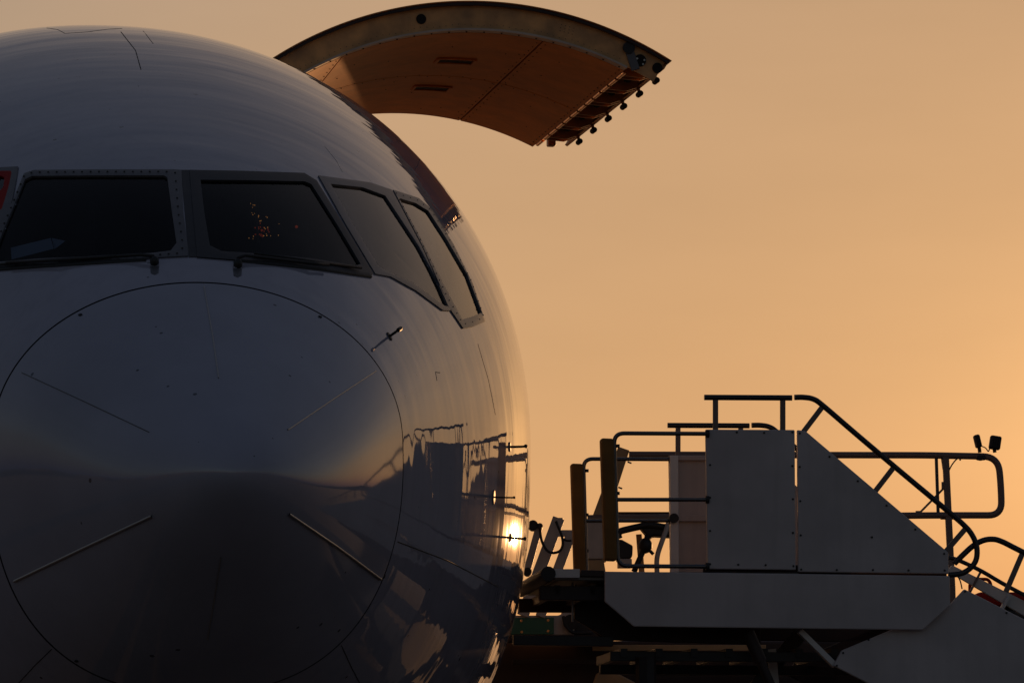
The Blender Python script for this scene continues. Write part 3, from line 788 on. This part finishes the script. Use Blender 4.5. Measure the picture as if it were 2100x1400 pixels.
# the far side of the same stairs
def farpanel(name, pts, m): 
    return MB().prism([far_of(P(x, y)) for x, y in pts], (0, .03, 0)).build(name, m, stairs, bevel=.006)
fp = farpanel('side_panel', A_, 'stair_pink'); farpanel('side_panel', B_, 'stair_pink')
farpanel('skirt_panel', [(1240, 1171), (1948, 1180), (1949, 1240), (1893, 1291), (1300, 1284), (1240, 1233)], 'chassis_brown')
for y0, y1 in ((882, 892), (1012, 1026), (1156, 1166)):     # stiffeners on the inner face of the far panel
    MB().prism([far_of(P(x, y)) + Vector((0, -.001, 0)) for x, y in ((1466, y0), (1628, y0), (1628, y1), (1466, y1))], (0, -.025, 0)).build('stiffener', 'stair_pink', stairs, bevel=.003)
MB().prism([far_of(P(x, y)) + Vector((0, -.001, 0)) for x, y in ((1448, 882), (1466, 882), (1468, 1166), (1450, 1166))], (0, -.04, 0)).build('stiffener', 'stair_white', stairs, bevel=.003)
for x, y in ((1456, 1020), (1625, 1100), (1470, 1153)):
    p = far_of(P(x, y)) + Vector((0, -.045, 0)); MB().tube([p, p + Vector((0, -.02, 0))], .03 if y == 1020 else .012, 12).build('rubber_stop', 'rubber_black', stairs, smooth=True, auto=40)

# guard rails at the aircraft end
TR = .0125
for f in (lambda p: p, far_of):
    loop = [f(P(*q)) for q in ((1449, 889), (1259, 888), (1263, 1025), (1267, 1160), (1452, 1161))]
    g_ = MB().tube(smooth_path(loop, .06, 8), TR, 10).build('guard_rail', 'tube_steel', stairs, smooth=True, auto=50)
    MB().tube([f(P(1263, 1024)), f(P(1451, 1024))], TR * .95, 10).build('mid_rail', 'tube_steel', g_, smooth=True, auto=50)
    for y in (889, 1024, 1161):
        p = f(P(1447, y)); MB().tube([p, p + Vector((.02, 0, 0))], TR * 1.8, 10).build('rail_socket', 'rubber_black', g_, smooth=True, auto=50)
    for y in (914, 1011, 1090, 1148):
        p = f(P(1263, y)); MB().box(p + Vector((.012, 0, 0)), (.018, .02, .018)).build('clamp_bolt', 'bolt_black', g_)
    # foam door bumper strapped to the front post
    bq = [f(P(*q)) for q in ((1231, 899), (1257, 900), (1264, 1150), (1239, 1149))]
    bf = MB().prism([v + Vector((0, -.045, 0)) for v in bq], (0, .10, 0)).build('foam_bumper', 'foam_ochre', stairs, bevel=.012)

# handrails
HR = .0165
def rail(path, f, rad=.08, r=HR): return MB().tube(smooth_path([f(P(*q)) for q in path], rad, 8), r, 10).build('handrail', 'handrail_black', stairs, smooth=True, auto=50)
for f in (lambda p: p, far_of):
    off = lambda p, f=f: f(p) + Vector((0, .015, 0))
    h1 = rail([(1445, 814), (1625, 815)], off)
    for x in (1468, 1606): MB().bar(off(P(x, 817)), off(P(x, 884)), .030, .014, up=(1, 0, 0)).build('baluster', 'tube_grey', h1)
    h2 = MB().tube(spline([off(P(*q)) for q in ((1630, 814), (1650, 814), (1670, 818), (1690, 832), (1760, 892), (1850, 968), (1940, 1043), (1976, 1074), (1994, 1095), (2004, 1120), (2003, 1146), (1991, 1164), (1972, 1175), (1947, 1178))], 6), HR, 10).build('handrail', 'handrail_black', stairs, smooth=True, auto=50)
    for a, b in (((1687, 834), (1649, 884)), ((1834, 957), (1793, 1010)), ((1982, 1082), (1938, 1133))):
        MB().bar(off(P(*a)), off(P(*b)), .014, .030, up=(0, 1, 0)).build('baluster', 'tube_grey', h2)

# platform deck, hull buffer roll and the tread run
pl0 = P(1130, 1166); pl1 = P(1948, 1177); zd = pl0.z
dk = MB(); dk.prism([Vector((pl0.x + .02, NEAR + .03, zd - .012)), Vector((P(1640, 1170).x, NEAR + .03, zd - .012)), Vector((P(1640, 1170).x, FAR, zd - .012)), Vector((pl0.x + .02, FAR, zd - .012))], (0, 0, -.05))
dk.build('platform_deck', 'tread_steel', stairs, bevel=.004)
panel('platform_edge', [(1130, 1166), (1189, 1166), (1189, 1184), (1130, 1184)], NEAR - .01, .03, 'stair_white', bevel=.003)
panel('platform_edge', [(1191, 1168), (1239, 1169), (1239, 1182), (1191, 1181)], NEAR, .03, 'chassis_brown', bevel=.003)
c = P(1124, 1176); c.z -= 0
br = MB().tube([Vector((c.x, NEAR - .02, c.z)), Vector((c.x, FAR + .05, c.z))], .042, 14).build('hull_buffer_roll', 'rubber_black', stairs, smooth=True, auto=40)
# sliding platform frame below the deck
for sy, ey in ((NEAR + .10, NEAR + .18), (FAR - .2, FAR - .1)):
    MB().prism([Vector((P(1110, 0).x, sy, zd - .09)), Vector((P(1330, 0).x, sy, zd - .09)), Vector((P(1330, 0).x, sy, zd - .17)), Vector((P(1110, 0).x, sy, zd - .17))], (0, ey - sy, 0)).build('slide_beam', 'chassis_brown', stairs, bevel=.004)
for k in range(4):
    x = P(1145, 0).x + k * .2
    MB().bar((x, NEAR + .1, zd - .11), (x, FAR - .1, zd - .11), .05, .03).build('cross_member', 'chassis_brown', stairs)
MB().tube(spline([P(1115, 1216, NEAR + .6), P(1170, 1219, NEAR + .6), P(1215, 1226, NEAR + .6), P(1240, 1222, NEAR + .6)], 5), .008, 6).build('hose', 'rubber_black', stairs, smooth=True)
MB().tube([P(1174, 1185, NEAR + .3), P(1174, 1274, NEAR + .3)], .006, 6).build('earth_chain', 'bare_metal', stairs)
MB().tube([P(1181, 1185, NEAR + .5), P(1181, 1232, NEAR + .5)], .004, 6).build('earth_chain', 'rubber_black', stairs)
# under-structure: a deep brown belly plate, cross beams and struts
panel('belly_plate', [(1240, 1180), (1185, 1238), (1178, 1245), (1178, 1268), (1250, 1312), (1560, 1322), (1560, 1240), (1400, 1180)], NEAR + .35, .04, 'chassis_brown', bevel=.004)
panel('belly_plate', [(1240, 1180), (1185, 1238), (1178, 1268), (1250, 1312), (1560, 1322), (1560, 1180)], FAR - .3, .04, 'chassis_brown', bevel=.004)
for x0, x1, y, sx in ((1052, 1256, 1312, .25), (1250, 1900, 1345, .3), (1230, 1760, 1372, .9)):
    a, b = P(x0, y, NEAR + sx), P(x1, y + 3, NEAR + sx)
    MB().bar(a, b, .055, .08).build('chassis_beam', 'chassis_black', stairs, bevel=.004)
for k in range(9):
    x = 1280 + k * 72; a = P(x, 1338, NEAR + .25); MB().bar(a, a + Vector((0, 1.3, 0)), .05, .04).build('cross_member', 'chassis_black', stairs)
MB().tube([P(1534, 1296, NEAR + .12), P(1592, 1430, NEAR + .12)], .028, 10).build('lift_ram', 'chassis_brown', stairs, smooth=True, auto=40)
MB().tube([P(1534, 1296, NEAR + .12), P(1560, 1356, NEAR + .12)], .038, 10).build('lift_ram', 'chassis_brown', stairs, smooth=True, auto=40)
MB().bar(P(1640, 1293, NEAR + .10), P(1712, 1364, NEAR + .10), .07, .03, up=(0, 1, 0)).build('stay_bar', 'stair_white', stairs)
MB().bar(P(1582, 1330, NEAR + .5), P(1588, 1400, NEAR + .5), .05, .03).build('stay_bar', 'stair_white', stairs)
MB().bar(P(1640, 1300, NEAR + .6), P(1540, 1420, NEAR + .6), .08, .05).build('stay_bar', 'chassis_black', stairs)
# lower flight running down to the right, out of the picture
panel('lower_flight_panel', [(1709, 1364), (1726, 1333), (1832, 1289), (1950, 1237), (1978, 1207), (2120, 1279), (2700, 1574), (2700, 1720), (2000, 1512)], NEAR + .03, .03, 'stair_panel_grey',
      screws=[(1716, 1364), (1729, 1338), (1781, 1311), (1979, 1212), (2064, 1256)])
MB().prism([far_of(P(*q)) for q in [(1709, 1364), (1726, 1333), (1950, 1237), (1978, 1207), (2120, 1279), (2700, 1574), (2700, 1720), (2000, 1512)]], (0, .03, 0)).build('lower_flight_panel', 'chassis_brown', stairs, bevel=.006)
for k in range(9):
    q = P(1720 - 0 + k * 34, 928 + k * 29, NEAR + .03); z = q.z
    MB().box(Vector((q.x, (NEAR + FAR) / 2 + .02, zd - .03 - k * .0)) if k < 0 else Vector((P(1660, 0).x + k * .1, (NEAR + FAR) / 2 + .02, zd - .02 - k * .0)), (.09, FAR - NEAR - .1, .02)).build('tread', 'tread_steel', stairs) if k < 3 else None
a0 = P(1960, 1200); 
for k in range(14):
    MB().box((a0.x + .25 * k, (NEAR + FAR) / 2 + .03, a0.z - .14 - .125 * k), (.26, FAR - NEAR - .1, .03)).build('tread', 'tread_steel', stairs)
lo = [(1960, 1154), (1978, 1136), (1998, 1118), (2018, 1107), (2038, 1104), (2058, 1109), (2100, 1130), (2300, 1230), (2600, 1380)]
lr = MB().tube(spline([P(*q) + Vector((0, .04, 0)) for q in lo], 6), HR, 10).build('handrail', 'handrail_black', stairs, smooth=True, auto=50)
for k in range(6):
    MB().bar(P(2099 + 100 * k, 1135 + 50 * k) + Vector((0, .04, 0)), P(2066 + 100 * k, 1212 + 50 * k) + Vector((0, .04, 0)), .014, .030, up=(0, 1, 0)).build('baluster', 'tube_grey', lr)
FL = FAR - .15
l2 = MB().tube(spline([P(x, y, FL) for x, y in ((1936, 1143), (1952, 1144), (1970, 1150), (2014, 1171), (2100, 1219), (2400, 1370))], 6), .0135, 10).build('handrail', 'handrail_black', stairs, smooth=True, auto=50)
MB().prism([P(x, y, FL + .02) for x, y in ((1942, 1170), (1953, 1158), (2104, 1233), (2700, 1530), (2700, 1560), (2100, 1262), (1962, 1181))], (0, .03, 0)).build('far_stringer', 'stair_white', stairs, bevel=.004)
for k in range(4):
    MB().bar(P(2011 + 130 * k, 1172 + 66 * k, FL + .01), P(1990 + 130 * k, 1212 + 66 * k, FL + .01), .022, .012, up=(0, 1, 0)).build('baluster', 'tube_grey', l2)
MB().bar(P(2068, 1222, FL), P(2054, 1248, FL), .05, .02, up=(0, 1, 0)).build('step_bracket', 'stair_white', stairs)
MB().tube(spline([P(1962, 1178, NEAR + .8), P(1969, 1190, NEAR + .8), P(1973, 1207, NEAR + .8)], 5), .004, 6).build('cable', 'rubber_black', stairs)
# running gear under the frame
for x in (1330, 1900):
    for s_ in (NEAR + .1, FAR - .3):
        p = P(x, 1700, s_); tv = []
        pr_ = [(-.10, .22), (-.11, .32), (-.08, .37), (.08, .37), (.11, .32), (.10, .22)]
        for k in range(20):
            a = 2 * PI * k / 20
            for dy, rr in pr_: tv.append((p.x + rr * math.cos(a), s_ + .1 + dy, .375 + rr * math.sin(a)))
        tf = [(k * 6 + i, ((k + 1) % 20) * 6 + i, ((k + 1) % 20) * 6 + i + 1, k * 6 + i + 1) for k in range(20) for i in range(5)] + [tuple(k * 6 for k in range(20)), tuple(k * 6 + 5 for k in range(20))]
        MB().add(tv, tf).build('wheel', 'tyre', stairs, smooth=True, auto=40)
        MB().tube([(p.x, s_ + .1, .4), (p.x, s_ + .1, P(1500, 1345).z)], .06, 8).build('suspension_leg', 'chassis_black', stairs)
fr_ = MB(); q0, q1 = P(1250, 1500), P(2350, 1500)
fr_.box(((q0.x + q1.x) / 2, (NEAR + FAR) / 2 + .1, .85), (q1.x - q0.x, 1.2, .22)); fr_.build('chassis_frame', 'chassis_black', stairs, bevel=.02)

# ------------------------------------------------------------------ the cargo loader waiting behind the stairs
LY = 28.0
loader = empty('cargo_loader', (1.6, LY + 1.5, 0), 0, 'tall cargo loader behind the stairs with tube guard frame and floodlights', 'loader')
LO = Vector(loader.location)
def W(px, py, Y=LY): return atY(px, py, Y) - LO
TB = .024
fr = MB().tube(smooth_path([W(1290, 932), W(1900, 933), W(2047, 936), W(2053, 1000), W(2054, 1056), W(1930, 1056), W(1205, 1062)], .13, 8), TB, 12).build('guard_frame', 'tube_grey', loader, smooth=True, auto=50)
MB().bar(W(1939, 934), W(1952, 1200), .046, .04, up=(1, 0, 0)).build('post', 'tube_grey', fr, bevel=.004)
MB().bar(W(1920, 937), W(1924, 1056), .022, .02, up=(1, 0, 0)).build('post', 'handrail_black', fr)
MB().bar(W(1888, 1049), W(1937, 999), .018, .015, up=(0, 1, 0)).build('brace', 'tube_grey', fr)
MB().box(W(1883, 1050), (.035, .03, .02)).build('brace_foot', 'tube_grey', fr); MB().box(W(1934, 995), (.02, .03, .05)).build('brace_foot', 'tube_grey', fr)
MB().prism([W(1930, 934), W(1946, 934), W(1944, 962), W(1934, 962)], (0, .04, 0)).build('gusset', 'tube_grey', fr)
MB().prism([W(1926, 1050), W(1968, 1050), W(1962, 1064), W(1930, 1064)], (0, .04, 0)).build('gusset', 'tube_grey', fr)
for cx, cy, wpx, hpx, ry, rz in ((2004, 905, 13, 27, -.22, 1.05), (2040, 908, 23, 28, .16, -.25)):
    c = W(cx, cy) + Vector((0, -.02, 0)); M3 = Matrix.Rotation(ry, 3, 'Y')
    k_ = LY / 8142
    hb = MB().box(c, (wpx * k_, .07, hpx * k_), M3).build('floodlight', 'rubber_black', fr, bevel=.012)
    MB().box(c + M3 @ Vector((0, .036, 0)), (wpx * k_ * .8, .006, hpx * k_ * .8), M3).build('lens', 'lamp_glass', hb)
    b0 = c + M3 @ Vector((0, 0, -hpx * k_ / 2)); MB().tube([b0 + Vector((0, 0, .01)), Vector((b0.x + .005, b0.y, W(0, 928).z))], .013, 8).build('bracket', 'rubber_black', hb, smooth=True)
    for q in range(4): MB().box(c + M3 @ Vector((-.3 * wpx * k_ + .2 * q * wpx * k_, -.04, 0)), (.004, .012, hpx * k_ * .8), M3).build('cooling_fin', 'rubber_black', hb)
MB().tube(spline([W(1945, 967), W(1952, 953), W(1962, 941), W(1972, 937), W(1995, 939), W(2012, 943), W(2026, 934)], 5), .005, 6).build('lamp_cable', 'rubber_black', fr, smooth=True)
MB().tube(spline([W(2012, 914), W(2021, 918), W(2027, 925), W(2030, 916)], 5), .004, 6).build('lamp_cable', 'rubber_black', fr, smooth=True)
MB().box(W(2012, 938), (.06, .05, .035)).build('junction_box', 'rubber_black', fr, bevel=.005)
MB().tube([W(1969, 928), W(1969, 944)], .006, 6).build('cable_tie', 'rubber_black', fr)
# upper left: sloping tan guard, grey cabinet and bent leg
MB().prism([W(1268, 915), W(1291, 923), W(1266, 1000), W(1237, 1066), W(1212, 1066)], (0, .06, 0)).build('sloping_guard', 'loader_tan', loader, bevel=.006)
for y, x in ((945, 1287), (997, 1268)): MB().box(W(x + 4, y + 3), (.03, .02, .01), Matrix.Rotation(.35, 3, 'Y')).build('guard_hinge', 'rubber_black', loader)
MB().prism([W(1199, 1070), W(1238, 1070), W(1246, 1146), W(1200, 1146)], (0, .4, 0)).build('cabinet', 'loader_white', loader, bevel=.01)
MB().prism([W(1199, 1148), W(1238, 1147), W(1243, 1178), W(1200, 1178)], (0, .4, 0)).build('cabinet_base', 'loader_tan', loader, bevel=.006)
MB().bar(W(1268, 1056, LY + .3), W(1380, 1056, LY + .3), .045, .05).build('cross_rail', 'chassis_brown', loader)
MB().tube(smooth_path([W(1371, 1072), W(1346, 1142), W(1348, 1185)], .06, 5), .018, 8).build('bent_leg', 'loader_white', loader, smooth=True)
MB().bar(W(1310, 1095, LY + .2), W(1317, 1185, LY + .2), .04, .03).build('post', 'loader_tan', loader)
# operator's station: seat, arched arm rest, control column
sx = MB(); sx.prism([W(1268, 1105), W(1276, 1106), W(1298, 1118), W(1297, 1140), W(1293, 1145), W(1268, 1145)], (0, .35, 0)); sx.build('operator_seat', 'rubber_black', loader, bevel=.02)
MB().prism([W(1268, 1145), W(1296, 1145), W(1296, 1160), W(1268, 1160)], (0, .3, 0)).build('seat_base', 'loader_white', loader, bevel=.005)
MB().tube(spline([W(1270, 1104), W(1268, 1096), W(1272, 1089), W(1290, 1084), W(1308, 1080), W(1330, 1076), W(1360, 1080)], 5), .024, 8).build('arched_arm', 'rubber_black', loader, smooth=True)
MB().prism([W(1306, 1073), W(1378, 1073), W(1378, 1100), W(1340, 1098), W(1334, 1104), W(1322, 1092)], (0, .2, 0)).build('control_head', 'rubber_black', loader, bevel=.012)
MB().ball(W(1324, 1118), .055, 10, (.9, 1, 1.05)).build('control_knuckle', 'rubber_black', loader, smooth=True)
MB().tube([W(1328, 1096), W(1324, 1118), W(1306, 1158), W(1300, 1172)], .02, 8).build('control_column', 'rubber_black', loader, smooth=True)
MB().tube([W(1330, 1126), W(1340, 1136)], .012, 8).build('control_lever', 'rubber_black', loader, smooth=True)
# scissor arms and bridge end near the fuselage
for a, b, wd in (((1146, 1062), (1072, 1262), .085), ((1172, 1092), (1108, 1264), .07), ((1106, 1078), (1080, 1172), .05)):
    MB().bar(W(*a), W(*b), wd, .05, up=(1, 0, 0.35)).build('scissor_arm', 'loader_white', loader, bevel=.004)
MB().bar(W(1140, 1093), W(1180, 1093), .045, .04).build('scissor_tie', 'loader_white', loader)
MB().prism([W(1133, 1061), W(1155, 1061), W(1149, 1082), W(1128, 1076)], (0, .05, 0)).build('scissor_head', 'loader_white', loader)
MB().tube([W(1093, 1077) + Vector((0, -.05, 0)), W(1093, 1077) + Vector((0, .1, 0))], .036, 14).build('pivot_boss', 'rubber_black', loader, smooth=True, auto=40)
MB().tube([W(1107, 1079) + Vector((0, -.05, 0)), W(1107, 1079) + Vector((0, .1, 0))], .022, 12).build('pivot_boss', 'chassis_black', loader, smooth=True, auto=40)
MB().tube([W(1082, 1172) + Vector((0, -.05, 0)), W(1082, 1172) + Vector((0, .1, 0))], .03, 12).build('pivot_boss', 'rubber_black', loader, smooth=True, auto=40)
MB().tube(spline([W(1107, 1080, LY - .1), W(1110, 1105, LY - .1), W(1120, 1126, LY - .1), W(1133, 1133, LY - .1), W(1148, 1129, LY - .1), W(1154, 1116, LY - .1), W(1152, 1098, LY - .1), W(1144, 1078, LY - .1), W(1140, 1068, LY - .1)], 5), .0095, 8).build('hose', 'rubber_black', loader, smooth=True)
MB().tube(spline([W(1153, 1104, LY - .1), W(1162, 1108, LY - .1), W(1172, 1108, LY - .1)], 4), .008, 6).build('hose', 'rubber_black', loader, smooth=True)
# bridge end box with its green plate
MB().prism([W(1040, 1261), W(1146, 1261), W(1156, 1255), W(1178, 1255), W(1178, 1302), W(1040, 1302)], (0, .5, 0)).build('bridge_box', 'loader_white', loader, bevel=.01)
MB().prism([W(1176, 1262, LY + .1), W(1262, 1262, LY + .1), W(1262, 1310, LY + .1), W(1176, 1310, LY + .1)], (0, .5, 0)).build('bridge_box_end', 'chassis_black', loader, bevel=.01)
gp = MB().prism([W(1040, 1266, LY - .012), W(1136, 1265, LY - .012), W(1136, 1300, LY - .012), W(1040, 1300, LY - .012)], (0, .01, 0)).build('green_plate', 'green_panel', loader, bevel=.003)
for x, y in ((1069, 1272), (1124, 1271), (1070, 1295), (1124, 1293)):
    p = W(x, y, LY - .013); MB().tube([p, p + Vector((0, -.008, 0))], .009, 10).build('plate_bolt', 'copper_tube', gp, smooth=True, auto=40)
    MB().tube([p + Vector((0, -.008, 0)), p + Vector((0, -.0095, 0))], .0035, 8).build('bolt_core', 'bolt_black', gp)
MB().prism([W(1150, 1210), W(1175, 1210), W(1175, 1256), W(1152, 1256)], (0, .3, 0)).build('bridge_post', 'loader_tan', loader, bevel=.006)
MB().bar(W(1040, 1308), W(1240, 1308), .03, .3).build('bridge_rail', 'chassis_brown', loader)
MB().tube(spline([W(1155, 1262, LY - .05), W(1160, 1280, LY - .05), W(1176, 1296, LY - .05), W(1215, 1297, LY - .05)], 5), .012, 8).build('hose', 'rubber_black', loader, smooth=True)
MB().tube([W(1170, 1275, LY - .06), W(1170, 1275, LY + .1)], .055, 14).build('hose_reel', 'rubber_black', loader, smooth=True, auto=40)
# body, lower frame and wheels, mostly hidden by the stairs
bd = MB(); q0, q1 = W(1250, 1200), W(1990, 1200)
x0_, zt0_, zb0_ = W(985, 1300).x, W(1300, 1306).z, W(1300, 1440).z
bd.box(((x0_ + q1.x) / 2, .2, (zt0_ + zb0_) / 2), (q1.x - x0_, 2.2, zt0_ - zb0_)); bd.build('main_platform', 'chassis_brown', loader, bevel=.02)
for ya, yb, xa, xb, mm in ((1322, 1334, 1215, 1570, 'loader_tan'), (1352, 1362, 1050, 1240, 'chassis_brown'), (1310, 1318, 1040, 1150, 'chassis_black'), (1374, 1384, 1300, 1640, 'chassis_black'), (1345, 1350, 1480, 1600, 'loader_tan')):  # first tan bar paints the glow of a sky slit, the rest are ribs
    MB().prism([W(xa, ya, LY + .38), W(xb, ya, LY + .38), W(xb, yb, LY + .38), W(xa, yb, LY + .38)], (0, -.05, 0)).build('rib_and_sky_strip', mm, loader, bevel=.004)
MB().prism([W(1216, 1400, LY + .3), W(1222, 1382, LY + .3), W(1240, 1374, LY + .3), W(1262, 1380, LY + .3), W(1310, 1405, LY + .3), W(1310, 1420, LY + .3), W(1216, 1420, LY + .3)], (0, -.2, 0)).build('mudguard', 'loader_tan', loader, bevel=.01)
MB().box(((q0.x + q1.x) / 2, .9, 1.0), (q1.x - q0.x + .6, 2.0, .4)).build('chassis', 'chassis_brown', loader, bevel=.03)
for k in (-1, 1):
    MB().bar((q0.x + .2, .2 if k < 0 else 1.8, 1.1), (q1.x - .2, .2 if k < 0 else 1.8, 2.3), .14, .1).build('scissor_arm', 'chassis_brown', loader)
    MB().bar((q1.x - .2, .32 if k < 0 else 1.68, 1.1), (q0.x + .2, .32 if k < 0 else 1.68, 2.3), .14, .1).build('scissor_arm', 'chassis_brown', loader)
    for xx in (q0.x + .3, q1.x - .3):
        yy = 0 if k < 0 else 1.9; tv = []; pr_ = [(-.13, .26), (-.14, .4), (-.1, .45), (.1, .45), (.14, .4), (.13, .26)]
        for j in range(20):
            a = 2 * PI * j / 20
            for dy, rr in pr_: tv.append((xx + rr * math.cos(a), yy + dy, .45 + rr * math.sin(a)))
        tf = [(j * 6 + i, ((j + 1) % 20) * 6 + i, ((j + 1) % 20) * 6 + i + 1, j * 6 + i + 1) for j in range(20) for i in range(5)] + [tuple(j * 6 for j in range(20)), tuple(j * 6 + 5 for j in range(20))]
        MB().add(tv, tf).build('wheel', 'tyre', loader, smooth=True, auto=40)
MB().bar(W(1952, 1200), Vector((W(1952, 1200).x + .01, W(1952, 1200).y, 2.3)), .046, .04, up=(1, 0, 0)).build('post', 'tube_grey', loader)

# ------------------------------------------------------------------ red service truck far right
TY = 33.0
truck = empty('service_truck', (6.2, TY + 1.2, 0), 0, 'dark red service vehicle roof low behind the stairs at right', 'truck')
TO = Vector(truck.location)
def V(px, py, Y=TY): return atY(px, py, Y) - TO
zt_ = V(2000, 1213).z
bx0 = V(1992, 1213).x; bx1 = bx0 + 4.6
b_ = MB().prism([(bx0, 0 - 1.2, zt_ - .115), (bx0 + .05, -1.2, zt_), (bx1, -1.2, zt_), (bx1, -1.2, zt_ - .115)], (0, 2.3, 0)).build('roof', 'red_paint', truck, bevel=.03)
MB().prism([(bx0 + .10, -1.15, zt_ - .142), (bx1, -1.15, zt_ - .142), (bx1, -1.15, .75), (bx0 + .10, -1.15, .75)], (0, 2.2, 0)).build('box_body', 'chassis_black', truck, bevel=.03)
for xa, xb in ((bx0 + .10, V(2057, 1244).x), (V(2090, 1244).x, bx1)):
    MB().prism([(xa, -1.14, zt_ - .116), (xb, -1.14, zt_ - .116), (xb, -1.14, zt_ - .141), (xa, -1.14, zt_ - .141)], (0, 2.1, 0)).build('roof_spacer', 'red_paint', truck)
MB().tube(smooth_path([V(1989, 1214), V(1989, 1196), V(1996, 1187), V(2026, 1187), V(2032, 1196), V(2032, 1214)], .05, 5), .014, 8).build('grab_rail', 'red_paint', truck, smooth=True)
MB().prism([(bx0 - 1.5, -1.1, .75), (bx0 - 1.5, -1.1, 1.4), (bx0 - 1.15, -1.1, 2.25), (bx0 + .25, -1.1, 2.25), (bx0 + .25, -1.1, .75)], (0, 2.1, 0)).build('cab', 'chassis_brown', truck, bevel=.05)
MB().prism([(bx0 - 1.1, -1.115, 1.45), (bx0 - .95, -1.115, 2.1), (bx0 - .1, -1.115, 2.1), (bx0 - .1, -1.115, 1.45)], (0, .01, 0)).build('cab_window', 'window_glass', truck)
MB().box(((bx0 - 1.4 + bx1) / 2, 0, .62), (bx1 - bx0 + 1.2, 1.0, .2)).build('chassis', 'chassis_black', truck)
for xx in (bx0 - .7, bx1 - 1.0):
    for yy in (-1.0, .85):
        tv = []; pr_ = [(-.12, .26), (-.13, .4), (-.1, .46), (.1, .46), (.13, .4), (.12, .26)]
        for j in range(20):
            a = 2 * PI * j / 20
            for dy, rr in pr_: tv.append((xx + rr * math.cos(a), yy + dy, .46 + rr * math.sin(a)))
        tf = [(j * 6 + i, ((j + 1) % 20) * 6 + i, ((j + 1) % 20) * 6 + i + 1, j * 6 + i + 1) for j in range(20) for i in range(5)] + [tuple(j * 6 for j in range(20)), tuple(j * 6 + 5 for j in range(20))]
        MB().add(tv, tf).build('wheel', 'tyre', truck, smooth=True, auto=40)

# tidy the tree: thing > part > sub-part and no deeper
def depth(o): return 0 if o.parent is None else 1 + depth(o.parent)
for o in list(bpy.data.objects):
    while depth(o) > 2: o.parent = o.parent.parent
